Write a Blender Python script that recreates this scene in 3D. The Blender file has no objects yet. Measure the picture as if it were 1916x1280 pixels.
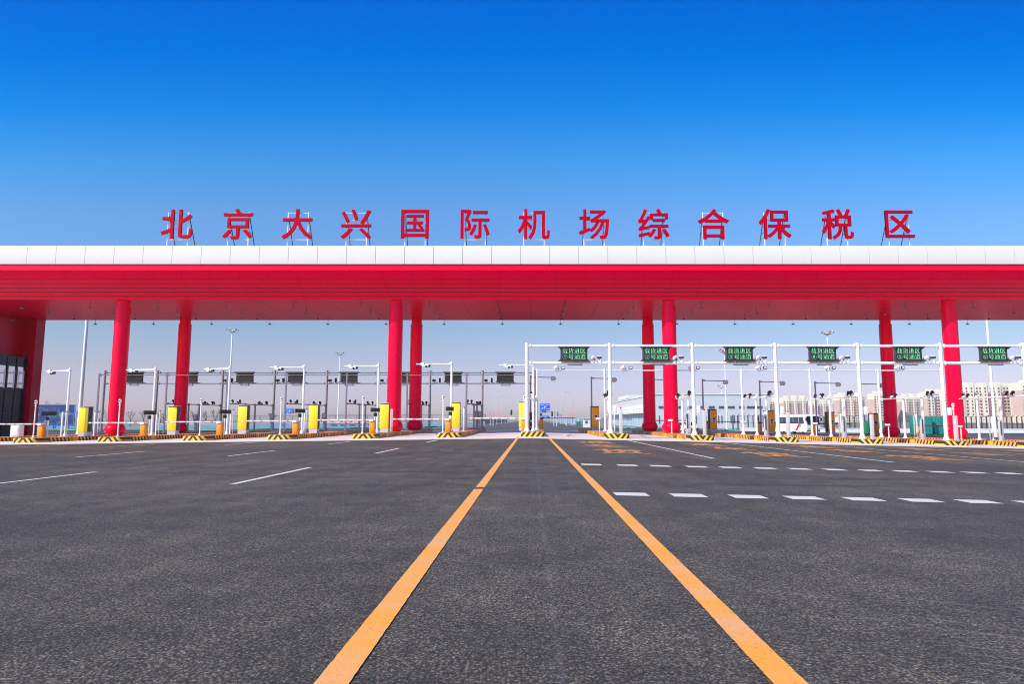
import bpy, bmesh, math, random
from mathutils import Vector, Matrix
R = math.radians
random.seed(7)
SC = bpy.context.scene
COL = SC.collection

# ------------------------------------------------------------------ camera, world, sun, exposure
F, CX, CY, HZ, H = 1277.0, 994.0, 640.0, 786.0, 1.31      # focal length and principal point in photo pixels, horizon row, eye height
PITCH = math.atan((HZ - CY) / F)
cd = bpy.data.cameras.new('camera')
cam = bpy.data.objects.new('camera', cd); COL.objects.link(cam)
cam.location = (0, 0, H); cam.rotation_euler = (math.pi / 2 + PITCH, 0, 0)
cd.sensor_width = 36; cd.lens = F / 1916 * 36; cd.shift_x = -(CX - 958) / 1916
cd.clip_start = 0.1; cd.clip_end = 6000
SC.camera = cam

SUN_AZ, SUN_EL = 57, 39            # degrees: the sun stands behind the camera, SUN_AZ to its left
sd = Vector((-math.sin(R(SUN_AZ)) * math.cos(R(SUN_EL)), -math.cos(R(SUN_AZ)) * math.cos(R(SUN_EL)), math.sin(R(SUN_EL))))
sl = bpy.data.lights.new('sun', 'SUN'); sl.energy = 4.5; sl.angle = R(0.5); sl.color = (1, 0.93, 0.82)
so = bpy.data.objects.new('sun', sl); COL.objects.link(so)
so.rotation_euler = (-sd).to_track_quat('-Z', 'Y').to_euler(); so.location = (-30, -30, 60)

W = bpy.data.worlds.new('World'); SC.world = W; W.use_nodes = True
wt = W.node_tree; wt.nodes.clear()
wo = wt.nodes.new('ShaderNodeOutputWorld'); bg = wt.nodes.new('ShaderNodeBackground'); sky = wt.nodes.new('ShaderNodeTexSky')
sky.sky_type = 'NISHITA'; sky.sun_disc = False; sky.sun_elevation = R(SUN_EL); sky.sun_rotation = R(180 + SUN_AZ)
sky.air_density = 1.0; sky.dust_density = 1.0; sky.ozone_density = 2.0
wc = wt.nodes.new('ShaderNodeTexCoord'); ws = wt.nodes.new('ShaderNodeSeparateXYZ'); wr = wt.nodes.new('ShaderNodeValToRGB')
wm = wt.nodes.new('ShaderNodeMixRGB'); wm.blend_type = 'MULTIPLY'; wm.inputs[0].default_value = 1
wt.links.new(wc.outputs['Generated'], ws.inputs[0]); 
def wmath(op, a, b, c=None):
    n = wt.nodes.new('ShaderNodeMath'); n.operation = op
    for k, v in enumerate((a, b) if c is None else (a, b, c)):
        if isinstance(v, float): n.inputs[k].default_value = v
        else: wt.links.new(v, n.inputs[k])
    return n.outputs[0]
wx_, wy_, wz_ = ws.outputs
wlen = wmath('SQRT', wmath('ADD', wmath('MULTIPLY', wy_, wy_), wmath('MULTIPLY', wz_, wz_)), 0.0)
wt.links.new(wmath('DIVIDE', wz_, wlen), wr.inputs[0])               # the deep blue arch stands opposite the sun, level along the gate
wdim = wmath('SUBTRACT', 1.0, wmath('MULTIPLY', wmath('MULTIPLY', wmath('MULTIPLY', wx_, wx_), wz_), 1.3))
wk = wmath('MAXIMUM', wmath('MULTIPLY', wy_, -1.0), 0.0)             # boost added to the sky behind the camera, warmed, to lift the gate front
wcol = wt.nodes.new('ShaderNodeCombineXYZ'); wsm = wt.nodes.new('ShaderNodeVectorMath'); wsm.operation = 'MULTIPLY'
for k_, g_ in enumerate((1.9, 1.4, 0.85)): wt.links.new(wmath('MULTIPLY', wdim, wmath('MULTIPLY_ADD', wk, g_, 1.0)), wcol.inputs[k_])

wt.links.new(sky.outputs[0], wm.inputs[1]); wt.links.new(wr.outputs[0], wm.inputs[2])
wt.links.new(wm.outputs[0], wsm.inputs[0]); wt.links.new(wcol.outputs[0], wsm.inputs[1]); wt.links.new(wsm.outputs[0], bg.inputs[0]); wt.links.new(bg.outputs[0], wo.inputs[0])
bg.inputs[1].default_value = 0.1
SKY_TINT = [(0.0, (1.50, 1.40, 1.90)), (0.036, (1.28, 1.12, 1.62)), (0.082, (1.16, 1.00, 1.27)), (0.137, (1.00, 1.03, 1.20)), (0.19, (0.96, 1.12, 1.40)), (0.258, (0.83, 1.24, 1.70)),
            (0.295, (0.80, 1.29, 1.76)), (0.365, (0.40, 1.34, 2.02)), (0.431, (0.07, 1.14, 2.18)), (0.491, (0.0, 0.94, 2.26)), (0.56, (0.0, 0.78, 2.26)), (0.66, (0.3, 0.7, 1.4)), (0.75, (0.9, 0.9, 0.95)), (1.0, (1.1, 1.0, 0.9))]
def set_ramp(node, stops):
    e = node.color_ramp.elements
    while len(e) > 1: e.remove(e[-1])
    for i, (p, c) in enumerate(stops):
        q = e[0] if i == 0 else e.new(p)
        q.position = p; q.color = (*c, 1)
set_ramp(wr, SKY_TINT)
SC.view_settings.view_transform = 'Standard'; SC.view_settings.look = 'None'
SC.view_settings.exposure = 0.2; SC.view_settings.gamma = 1.0
SC.render.engine = 'CYCLES'
SC.cycles.max_bounces = 6; SC.cycles.diffuse_bounces = 3; SC.cycles.glossy_bounces = 3; SC.cycles.volume_bounces = 0
SC.cycles.transparent_max_bounces = 8; SC.cycles.use_denoising = True
SC.cycles.pixel_filter_type = 'BLACKMAN_HARRIS'; SC.cycles.filter_width = 1.05

# ------------------------------------------------------------------ survey helpers: photo pixel + depth -> metres
cp, sp = math.cos(PITCH), math.sin(PITCH)
def PT(px, py, Y):
    u, v = (px - CX) / F, (CY - py) / F
    t = Y / (cp - sp * v)
    return Vector((u * t, Y, H + (sp + cp * v) * t))
def XX(px, Y, py=800): return PT(px, py, Y).x
def ZZ(py, Y): return PT(CX, py, Y).z
def zg(x): return max(-0.72, -0.012 * abs(x)) if x < 0 else max(-1.26, -0.021 * x)      # the road is crowned
KERB = 0.36
def zi(x): return zg(x) + KERB

# ------------------------------------------------------------------ materials
class NT:
    def __init__(s, name):
        s.m = bpy.data.materials.new(name); s.m.use_nodes = True
        s.t = s.m.node_tree; s.b = s.t.nodes['Principled BSDF']; s.o = s.t.nodes['Material Output']
        s.tc = s.t.nodes.new('ShaderNodeTexCoord')
    def put(s, sock, v):
        if hasattr(v, 'is_linked') or isinstance(v, bpy.types.NodeSocket): s.t.links.new(v, sock)
        else: sock.default_value = v
    def obj(s): return s.tc.outputs['Object']
    def xyz(s, v=None):
        n = s.t.nodes.new('ShaderNodeSeparateXYZ'); s.t.links.new(v or s.obj(), n.inputs[0]); return n.outputs
    def m_(s, op, a, b=0.0, c=None):
        n = s.t.nodes.new('ShaderNodeMath'); n.operation = op; s.put(n.inputs[0], a); s.put(n.inputs[1], b)
        if c is not None: s.put(n.inputs[2], c)
        return n.outputs[0]
    def mapv(s, v=None, scale=(1, 1, 1), rot=(0, 0, 0), loc=(0, 0, 0)):
        n = s.t.nodes.new('ShaderNodeMapping'); s.t.links.new(v or s.obj(), n.inputs[0])
        n.inputs['Scale'].default_value = scale; n.inputs['Rotation'].default_value = rot; n.inputs['Location'].default_value = loc
        return n.outputs[0]
    def noise(s, scale, detail=3, rough=0.5, v=None):
        n = s.t.nodes.new('ShaderNodeTexNoise'); s.t.links.new(v or s.obj(), n.inputs['Vector'])
        n.inputs['Scale'].default_value = scale; n.inputs['Detail'].default_value = detail; n.inputs['Roughness'].default_value = rough
        return n.outputs[0]
    def voro(s, scale, v=None, out=0):
        n = s.t.nodes.new('ShaderNodeTexVoronoi'); s.t.links.new(v or s.obj(), n.inputs['Vector']); n.inputs['Scale'].default_value = scale
        return n.outputs[out]
    def ramp(s, f, stops):
        n = s.t.nodes.new('ShaderNodeValToRGB'); s.put(n.inputs[0], f)
        set_ramp(n, [(p, c if isinstance(c, tuple) else (c, c, c)) for p, c in stops]); return n.outputs[0]
    def mix(s, f, a, b, mode='MIX'):
        n = s.t.nodes.new('ShaderNodeMixRGB'); n.blend_type = mode; s.put(n.inputs[0], f)
        for k, c in ((1, a), (2, b)): s.put(n.inputs[k], (*c, 1) if isinstance(c, tuple) and len(c) == 3 else c)
        return n.outputs[0]
    def bump(s, h, strength=0.3, dist=0.01):
        n = s.t.nodes.new('ShaderNodeBump'); n.inputs['Strength'].default_value = strength; n.inputs['Distance'].default_value = dist
        s.put(n.inputs['Height'], h); s.t.links.new(n.outputs[0], s.b.inputs['Normal'])
    def set(s, col=None, rough=None, metal=None, spec=None):
        if col is not None: s.put(s.b.inputs['Base Color'], (*col, 1) if isinstance(col, tuple) else col)
        if rough is not None: s.put(s.b.inputs['Roughness'], rough)
        if metal is not None: s.b.inputs['Metallic'].default_value = metal
        if spec is not None: s.b.inputs['Specular IOR Level'].default_value = spec
        return s

def paint(name, col, rough=0.4, metal=0.0, var=0.12, scale=1.5, spec=0.5, tint=None):
    """paint or plastic with faint dirt"""
    n = NT(name)
    d = n.noise(scale, 5, 0.6)
    c = n.mix(n.ramp(d, [(0.35, 0.0), (0.75, 1.0)]), col, tuple(x * (1 - var) + 0.02 * var for x in col))
    n.set(c, n.m_('MULTIPLY_ADD', d, 0.25, rough - 0.12), metal, spec)
    if tint: n.b.inputs['Specular Tint'].default_value = (*tint, 1)
    return n.m

M = {}
def red_panel(name, jx, jy, off=0.0, rough=0.32, axis2='Y', spec=0.5, dark=1.0, tint=(1, 0.05, 0.16)):
    n = NT(name); o = n.xyz()
    fx = n.m_('ABSOLUTE', n.m_('SUBTRACT', n.m_('FRACT', n.m_('DIVIDE', n.m_('ADD', o['X'], off), jx)), 0.5))
    lx = n.m_('GREATER_THAN', fx, 0.5 - 0.012 / jx)
    mask = lx
    if jy:
        fy = n.m_('ABSOLUTE', n.m_('SUBTRACT', n.m_('FRACT', n.m_('DIVIDE', o[axis2], jy)), 0.5))
        mask = n.m_('MAXIMUM', lx, n.m_('GREATER_THAN', fy, 0.5 - 0.010 / jy))
    pv = n.noise(0.35, 3, 0.6)
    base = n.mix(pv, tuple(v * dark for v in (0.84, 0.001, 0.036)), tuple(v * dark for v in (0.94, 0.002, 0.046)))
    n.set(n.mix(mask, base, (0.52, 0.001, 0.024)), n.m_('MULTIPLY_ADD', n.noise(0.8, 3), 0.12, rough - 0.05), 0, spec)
    n.b.inputs['Specular Tint'].default_value = (*tint, 1)
    return n.m
M['red_col'] = red_panel('red column paint', 1000, 3.3, 500, 0.26, 'Z', 0.5, 1.0, (1, 0.12, 0.22))
def soffit():
    n = NT('red soffit plank'); o = n.xyz()
    fx = n.m_('ABSOLUTE', n.m_('SUBTRACT', n.m_('FRACT', n.m_('DIVIDE', o['X'], 3.3)), 0.5)); lx = n.ramp(fx, [(0.478, 0.0), (0.49, 1.0)])
    pl = n.noise(1.0, 2, 0.5, n.mapv(scale=(0.02, 2.2, 0.1))); pt = n.noise(0.3, 3, 0.6)
    c = n.mix(pl, (0.86, 0.003, 0.05), (0.98, 0.006, 0.075)); c = n.mix(n.m_('MULTIPLY', pt, 0.35), c, (0.6, 0.01, 0.05))
    n.set(n.mix(n.m_('MULTIPLY', lx, 0.6), c, (0.25, 0.001, 0.012)), n.m_('MULTIPLY_ADD', pl, 0.16, 0.26), 0.42, 0.5); n.b.inputs['Specular Tint'].default_value = (1, 0.12, 0.26, 1)
    return n.m
M['red_soffit'] = soffit()
M['red_step'] = red_panel('red stepped plank', 2.66, 0, 0.3, 0.4, 'Y', 0.5)
M['red_plain'] = paint('red paint', (0.90, 0.001, 0.038), 0.36, 0, 0.1, 1.5, 0.5, (1, 0.15, 0.25))
M['red_face'] = paint('red letter face', (0.50, 0.001, 0.020), 0.5, 0, 0.08, 1.5, 0.15, (1, 0.05, 0.15))
M['gap_shade'] = paint('dark red gap shade', (0.13, 0.001, 0.008), 0.6, 0, 0.2)  # shade of the plank gaps, put into the colour
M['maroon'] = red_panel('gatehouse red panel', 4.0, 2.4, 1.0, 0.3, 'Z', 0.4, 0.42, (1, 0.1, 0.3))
M['fascia'] = paint('white fascia panel', (0.75, 0.715, 0.675), 0.45, 0, 0.02, 0.4, 0.25)
M['white'] = paint('white metal paint', (0.80, 0.80, 0.81), 0.35, 0, 0.10, 3)
M['whiteb'] = paint('white plastic', (0.78, 0.78, 0.76), 0.45, 0, 0.12, 4)
M['grey'] = paint('grey galvanised metal', (0.36, 0.33, 0.37), 0.5, 0, 0.2, 3)
M['lgrey'] = paint('light grey metal', (0.55, 0.53, 0.55), 0.5, 0, 0.2, 3)
M['dgrey'] = paint('dark grey metal', (0.07, 0.065, 0.075), 0.45, 0.2, 0.2, 3)
M['black'] = paint('black metal', (0.012, 0.012, 0.014), 0.4, 0, 0.2, 3)
M['yellow'] = paint('yellow enamel', (0.95, 0.66, 0.015), 0.4, 0, 0.05, 2)
M['orange'] = paint('orange enamel', (0.85, 0.30, 0.01), 0.4, 0, 0.08, 2)
M['amber'] = paint('amber kiosk enamel', (0.76, 0.30, 0.006), 0.4, 0, 0.08, 2)
M['redcap'] = paint('red plastic', (0.6, 0.01, 0.02), 0.35)
M['net'] = paint('teal dust netting', (0.10, 0.42, 0.40), 0.8, 0, 0.5, 0.4)
M['teal'] = paint('teal painted steel', (0.01, 0.26, 0.23), 0.5, 0, 0.2, 1)
M['green'] = paint('green painted steel', (0.02, 0.22, 0.10), 0.5, 0, 0.2, 1)
M['wall'] = paint('warehouse wall panel', (0.55, 0.56, 0.60), 0.6, 0, 0.12, 0.15)
M['roofw'] = paint('pale roof sheet', (0.72, 0.72, 0.68), 0.5, 0, 0.1, 0.2)
M['cream'] = paint('cream render', (0.80, 0.71, 0.58), 0.8, 0, 0.1, 0.2)
M['pinkw'] = paint('pale pink render', (0.58, 0.42, 0.38), 0.8, 0, 0.12, 0.2)
M['mauve'] = paint('mauve render', (0.34, 0.16, 0.21), 0.8, 0, 0.12, 0.2)
M['wglass'] = paint('dull window glass', (0.09, 0.08, 0.10), 0.25, 0, 0.3, 0.5)
M['bglass'] = paint('blue grey window glass', (0.05, 0.07, 0.10), 0.12, 0, 0.2, 0.5)
M['dglass'] = paint('dark glazing', (0.012, 0.012, 0.024), 0.2, 0, 0.2, 0.5, 0.25)
M['rubber'] = paint('tyre rubber', (0.02, 0.02, 0.02), 0.8)
M['bluesign'] = paint('blue sign sheet', (0.01, 0.13, 0.66), 0.5, 0, 0.05)
M['bark'] = paint('grey bark', (0.16, 0.12, 0.11), 0.9, 0, 0.3, 2)
M['brick'] = paint('salmon kerb top', (0.62, 0.25, 0.13), 0.8, 0, 0.3, 3)
M['hoard'] = paint('hoarding sheet', (0.24, 0.30, 0.42), 0.6, 0, 0.3, 0.3)
M['hoardw'] = paint('pale blue hoarding', (0.35, 0.52, 0.72), 0.6, 0, 0.5, 0.25)
M['buswhite'] = paint('bus white paint', (0.82, 0.82, 0.82), 0.25, 0, 0.05, 1)
M['stripe_red'] = paint('red stripe', (0.6, 0.02, 0.04), 0.3)
M['stripe_blue'] = paint('blue stripe', (0.05, 0.35, 0.7), 0.3)
M['bannerred'] = paint('red banner cloth', (0.74, 0.32, 0.35), 0.7)

def led():
    n = NT('green LED text'); n.set((0, 0.05, 0.01), 0.5)
    n.b.inputs['Emission Color'].default_value = (0.22, 1.0, 0.40, 1); n.b.inputs['Emission Strength'].default_value = 2.2
    return n.m
M['led'] = led()
def ledpanel():
    n = NT('black LED panel'); v = n.mapv(scale=(1, 0.0, 1))
    n.set(n.mix(n.ramp(n.voro(22, v), [(0.1, 1.0), (0.4, 0.0)]), (0.018, 0.017, 0.02), (0.05, 0.05, 0.06)), 0.5)
    return n.m
M['ledpanel'] = ledpanel()

def stripes(name, kind, left):
    """black and orange hazard paint: 'side' in slanted bars along the kerb, 'nose' as a chevron"""
    n = NT(name); o = n.xyz()
    if kind == 'side':
        a = n.m_('FRACT', n.m_('DIVIDE', n.m_('ADD', o['Y'], n.m_('MULTIPLY', o['Z'], 0.55)), 0.46))
        blk = n.m_('GREATER_THAN', a, 0.52)
        seg = n.m_('LESS_THAN', n.m_('FRACT', n.m_('DIVIDE', n.m_('ADD', o['Y'], 1.2), 5.6)), 0.14)
        blk = n.m_('MULTIPLY', blk, n.m_('SUBTRACT', 1.0, seg))
    else:
        ax = o['X'] if left == 0 else n.m_('ABSOLUTE', o['X'])
        a = n.m_('FRACT', n.m_('DIVIDE', n.m_('ADD', ax, n.m_('MULTIPLY', o['Z'], 0.75 if left > 0 else -0.75)), 0.42))
        blk = n.m_('GREATER_THAN', a, 0.5)
    wear = n.noise(4, 6, 0.7)
    org = n.mix(wear, (0.90, 0.42, 0.015), (0.78, 0.30, 0.02)) if kind == 'side' else n.mix(wear, (0.92, 0.56, 0.03), (0.8, 0.42, 0.03))
    n.set(n.mix(n.m_('MULTIPLY', blk, n.ramp(wear, [(0.2, 0.8), (0.45, 1.0)])), org, (0.028, 0.022, 0.024)), 0.55)
    return n.m
M['side'] = stripes('hazard kerb', 'side', 0)
M['nose_up'] = stripes('hazard chevron up', 'nose', 1); M['nose_down'] = stripes('hazard chevron down', 'nose', -1); M['nose_slant'] = stripes('hazard slant', 'nose', 0)

def asphalt(name, base=(0.123, 0.101, 0.083), near=True):
    n = NT(name); o = n.xyz()
    g1 = n.noise(40, 3, 0.75); g2 = n.voro(56); stone = n.xyz(n.voro(56, None, 1))['X']; big = n.noise(0.16, 5, 0.65); mid = n.noise(1.3, 5, 0.65)
    grain = n.ramp(stone, [(0.0, 0.25), (0.35, 0.68), (0.75, 1.15), (1.0, 1.7)])
    c = n.mix(1.0, grain, (base[0], base[1], base[2], 1), 'MULTIPLY')
    c = n.mix(1.0, c, n.ramp(g2, [(0.25, 1.2), (0.62, 0.30)]), 'MULTIPLY')
    c = n.mix(1.0, c, n.ramp(g1, [(0.36, 0.55), (0.62, 1.4)]), 'MULTIPLY')
    c = n.mix(1.0, c, n.ramp(big, [(0.40, 0.74), (0.60, 1.32)]), 'MULTIPLY')
    c = n.mix(1.0, c, n.ramp(mid, [(0.38, 0.80), (0.62, 1.22)]), 'MULTIPLY')
    if near:
        sv = n.mapv(rot=(0, 0, R(25)))                                   # scraped lines running across the lanes
        st = n.noise(1.0, 4, 0.7, n.mapv(sv, scale=(0.5, 26, 1)))
        band = n.noise(0.22, 2, 0.5, n.mapv(sv, scale=(0.35, 1.4, 1)))
        sc = n.m_('MULTIPLY', n.ramp(st, [(0.57, 0.0), (0.64, 1.0)]), n.ramp(band, [(0.44, 0.0), (0.58, 1.0)]))
        sc = n.m_('MULTIPLY', sc, n.ramp(g1, [(0.4, 0.2), (0.6, 1.0)]))
        c = n.mix(n.m_('MULTIPLY', sc, 0.55), c, (0.32, 0.28, 0.27))
        lv = n.noise(0.6, 4, 0.7, n.mapv(scale=(2.2, 0.05, 1)))           # wheel tracks along the lanes
        c = n.mix(1.0, c, n.ramp(lv, [(0.38, 0.84), (0.62, 1.16)]), 'MULTIPLY')
        for cx, cy, r, w in ((10, 34, 14.6, .17), (10, 34, 16.4, .17), (-16, 30, 11, .18), (-16, 30, 12.8, .18), (4, 44, 27, .2), (4, 44, 28.8, .2), (26, 34, 20, .2), (26, 34, 21.8, .2)):
            dx = n.m_('SUBTRACT', o['X'], cx); dy = n.m_('SUBTRACT', o['Y'], cy)
            d = n.m_('SQRT', n.m_('ADD', n.m_('MULTIPLY', dx, dx), n.m_('MULTIPLY', dy, dy)))
            k = n.m_('LESS_THAN', n.m_('ABSOLUTE', n.m_('SUBTRACT', d, r)), w)
            k = n.m_('MULTIPLY', k, n.ramp(n.noise(0.22, 3), [(0.42, 0.0), (0.58, 0.7)]))
            c = n.mix(k, c, (0.026, 0.022, 0.021))
        sx = n.m_('ABSOLUTE', n.m_('SUBTRACT', n.m_('ADD', o['X'], n.m_('MULTIPLY', n.noise(0.15, 2), 0.10)), 0.20))
        seam = n.m_('MULTIPLY', n.ramp(sx, [(0.0, 1.0), (0.035, 0.0)]), n.ramp(n.noise(0.8, 4), [(0.45, 0.0), (0.65, 0.8)]))
        c = n.mix(n.m_('MULTIPLY', seam, 0.55), c, (0.22, 0.20, 0.21))
        speck = n.m_('GREATER_THAN', n.noise(19, 1, 0.3), 0.80)
        c = n.mix(n.m_('MULTIPLY', speck, 0.7), c, (0.35, 0.33, 0.32))
    n.set(c, n.ramp(g1, [(0.3, 0.85), (0.7, 0.5)]), 0, 0.5)
    n.b.inputs['Sheen Weight'].default_value = 0.03; n.b.inputs['Sheen Roughness'].default_value = 0.4; n.b.inputs['Sheen Tint'].default_value = (1, .95, .95, 1)
    n.bump(n.m_('ADD', g1, n.m_('MULTIPLY', g2, -0.6)), 0.8, 0.016)
    return n.m
def concrete(name, col):
    n = NT(name); o = n.xyz()
    big = n.noise(0.25, 5, 0.65); fine = n.noise(9, 4, 0.6)
    st = n.noise(0.8, 4, 0.7, n.mapv(scale=(0.12, 1.6, 1)))
    jx = n.m_('ABSOLUTE', n.m_('SUBTRACT', n.m_('FRACT', n.m_('DIVIDE', o['X'], 3.3)), 0.5)); jy = n.m_('ABSOLUTE', n.m_('SUBTRACT', n.m_('FRACT', n.m_('DIVIDE', o['Y'], 5.0)), 0.5))
    j = n.m_('MAXIMUM', n.m_('GREATER_THAN', jx, 0.497), n.m_('GREATER_THAN', jy, 0.496))
    c = n.mix(n.ramp(big, [(0.3, 0.0), (0.7, 1.0)]), col, tuple(x * 0.82 for x in col))
    c = n.mix(n.ramp(st, [(0.5, 0.0), (0.75, 0.35)]), c, (0.3, 0.28, 0.28)); c = n.mix(n.m_('MULTIPLY', fine, 0.15), c, (0.3, 0.28, 0.28))
    n.set(n.mix(n.m_('MULTIPLY', j, 0.6), c, (0.2, 0.18, 0.18)), 0.75)
    n.bump(fine, 0.2, 0.01)
    return n.m
def roadpaint(name, col, worn=0.25, dirt=(0.45, 0.28, 0.22), thr=0.39):
    n = NT(name); w = n.noise(46, 4, 0.7); b = n.noise(0.9, 4, 0.6, n.mapv(scale=(0.5, 2.0, 1), rot=(0, 0, 0.25)))
    c = n.mix(n.ramp(b, [(0.42, 0.0), (0.72, worn * 2.2)]), col, dirt)
    c = n.mix(n.m_('MULTIPLY', n.ramp(w, [(thr - 0.06, 1.0), (thr, 0.0)]), 0.75), c, (0.07, 0.065, 0.07))
    n.set(c, 0.6); n.bump(w, 0.3, 0.006)
    return n.m
M['asphalt'] = asphalt('asphalt'); M['asphalt_far'] = asphalt('yard asphalt', (0.17, 0.145, 0.145), False)
M['concrete'] = concrete('pale concrete', (0.80, 0.73, 0.72))
M['soil'] = concrete('dusty soil', (0.26, 0.23, 0.20))
M['yline'] = roadpaint('yellow road paint', (0.88, 0.36, 0.045), 0.36, (0.74, 0.41, 0.25))
M['wline'] = roadpaint('white road paint', (0.70, 0.68, 0.67), 0.16, (0.5, 0.48, 0.47), 0.30)
M['worn'] = roadpaint('worn orange lettering', (0.72, 0.30, 0.09), 0.5, (0.22, 0.15, 0.12), 0.46)

# ------------------------------------------------------------------ mesh builder
class MB:
    def __init__(s): s.b = bmesh.new()
    def _x(s, vs, mat): bmesh.ops.transform(s.b, matrix=mat, verts=vs)
    def box(s, c, d, rz=0, bev=0, rx=0, ry=0):
        r = bmesh.ops.create_cube(s.b, size=1); vs = r['verts']
        bmesh.ops.scale(s.b, vec=d, verts=vs)
        if bev:
            es = list({e for v in vs for e in v.link_edges})
            g = bmesh.ops.bevel(s.b, geom=es, offset=bev, segments=2, affect='EDGES', profile=0.5)
            vs = list({v for f in g['faces'] for v in f.verts} | {v for v in vs if v.is_valid})
        s._x(vs, Matrix.Translation(c) @ Matrix.Rotation(rz, 4, 'Z') @ Matrix.Rotation(ry, 4, 'Y') @ Matrix.Rotation(rx, 4, 'X'))
        return s
    def cyl(s, p0, p1, r0, r1=None, n=12):
        p0, p1 = Vector(p0), Vector(p1); d = p1 - p0
        r = bmesh.ops.create_cone(s.b, cap_ends=True, segments=n, radius1=r0, radius2=r0 if r1 is None else r1, depth=d.length)
        s._x(r['verts'], Matrix.Translation((p0 + p1) / 2) @ d.to_track_quat('Z', 'Y').to_matrix().to_4x4())
        return s
    def lathe(s, prof, c=(0, 0, 0), n=32, cap=True):
        rings = []
        for r, z in prof:
            rings.append([s.b.verts.new((c[0] + r * math.cos(2 * math.pi * i / n), c[1] + r * math.sin(2 * math.pi * i / n), c[2] + z)) for i in range(n)])
        for a, b in zip(rings, rings[1:]):
            for i in range(n): s.b.faces.new((a[i], a[(i + 1) % n], b[(i + 1) % n], b[i]))
        if cap: s.b.faces.new(rings[0][::-1]); s.b.faces.new(rings[-1])
        return s
    def prism(s, pts, a, b, axis='Y'):
        """closed outline extruded along an axis: pts are (x,z) for Y, (y,z) for X, (x,y) for Z"""
        f = {'Y': lambda p, t: (p[0], t, p[1]), 'X': lambda p, t: (t, p[0], p[1]), 'Z': lambda p, t: (p[0], p[1], t)}[axis]
        A = [s.b.verts.new(f(p, a)) for p in pts]; B = [s.b.verts.new(f(p, b)) for p in pts]; n = len(pts)
        for i in range(n): s.b.faces.new((A[i], A[(i + 1) % n], B[(i + 1) % n], B[i]))
        s.b.faces.new(A[::-1]); s.b.faces.new(B)
        return s
    def quad(s, *pts):
        s.b.faces.new([s.b.verts.new(p) for p in pts]); return s
    def mesh(s, name, mat, smooth=True):
        bmesh.ops.recalc_face_normals(s.b, faces=s.b.faces)
        m = bpy.data.meshes.new(name); s.b.to_mesh(m); s.b.free()
        m.materials.append(mat)
        if smooth: m.shade_smooth(); m.set_sharp_from_angle(angle=R(35))
        return m
    def build(s, name, mat, parent=None, loc=None, smooth=True):
        o = bpy.data.objects.new(name, s.mesh(name, mat, smooth)); COL.objects.link(o)
        if parent: o.parent = parent
        if loc is not None: o.location = loc
        return o

def meshobj(name, me, parent=None, loc=(0, 0, 0), rz=0):
    o = bpy.data.objects.new(name, me); COL.objects.link(o); o.parent = parent; o.location = loc; o.rotation_euler = (0, 0, rz); return o
def tag(o, label, cat, group=None):
    o['label'] = label; o['category'] = cat
    if group: o['group'] = group
    return o
def thing(name, label, cat, loc=(0, 0, 0), rz=0, group=None):
    o = bpy.data.objects.new(name, None); COL.objects.link(o); o.empty_display_size = 0.2
    o.location = loc; o.rotation_euler = (0, 0, rz)
    return tag(o, label, cat, group)
def copy_tree(o, parent=None):
    c = o.copy(); COL.objects.link(c); c.parent = parent
    for ch in list(o.children): copy_tree(ch, c)
    return c
def dup(o, loc, label, rz=None):
    c = copy_tree(o); c.location = loc; c['label'] = label
    if rz is not None: c.rotation_euler = (0, 0, rz)
    return c
def structure(o): o['kind'] = 'structure'; return o
class Proto:
    """first use moves the builder's own object, later uses copy it"""
    def __init__(s, o): s.o, s.used = o, False
    def put(s, loc, label, rz=None):
        if s.used: return dup(s.o, loc, label, rz)
        s.used = True; s.o.location = loc; s.o['label'] = label
        if rz is not None: s.o.rotation_euler = (0, 0, rz)
        return s.o
def text_mesh(txt, size, extr, mat, bold=0.0, center=True, spacing=1.0, line=1.0, fat=0.0):
    c = bpy.data.curves.new('lettering', 'FONT'); c.body = txt; c.size = size; c.extrude = extr; c.offset = bold
    c.resolution_u = 3; c.space_character = spacing; c.space_line = line
    if center: c.align_x = 'CENTER'
    o = bpy.data.objects.new('lettering', c); COL.objects.link(o)
    bpy.context.view_layer.update()
    m = bpy.data.meshes.new_from_object(o.evaluated_get(bpy.context.evaluated_depsgraph_get()))
    bpy.data.objects.remove(o); bpy.data.curves.remove(c)
    if fat:
        g = bmesh.new()
        for i in range(9):
            k = len(g.verts); g.from_mesh(m); g.verts.ensure_lookup_table()
            q = ((-1, -1), (-1, 0), (-1, 1), (0, 1), (1, 1), (1, 0), (1, -1), (0, -1), (0, 0))[i]
            bmesh.ops.translate(g, vec=(fat * q[0], fat * q[1], 0.0015 * i), verts=g.verts[k:])
        g.to_mesh(m); g.free()
    m.materials.clear(); m.materials.append(mat)
    return m

ORD = ['zeroth', 'first', 'second', 'third', 'fourth', 'fifth', 'sixth', 'seventh', 'eighth', 'ninth', 'tenth', 'eleventh', 'twelfth', 'thirteenth', 'fourteenth', 'fifteenth', 'sixteenth', 'seventeenth', 'eighteenth']
NUM = ['zero', 'one', 'two', 'three', 'four', 'five', 'six', 'seven', 'eight']
def isl(k):
    if k == 0: return 'on the centre island'
    if k < 0: return f'on the {ORD[-k]} island from centre, gatehouse side'
    return f'on the island between lanes {NUM[k]} and {NUM[k + 1]}'

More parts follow.
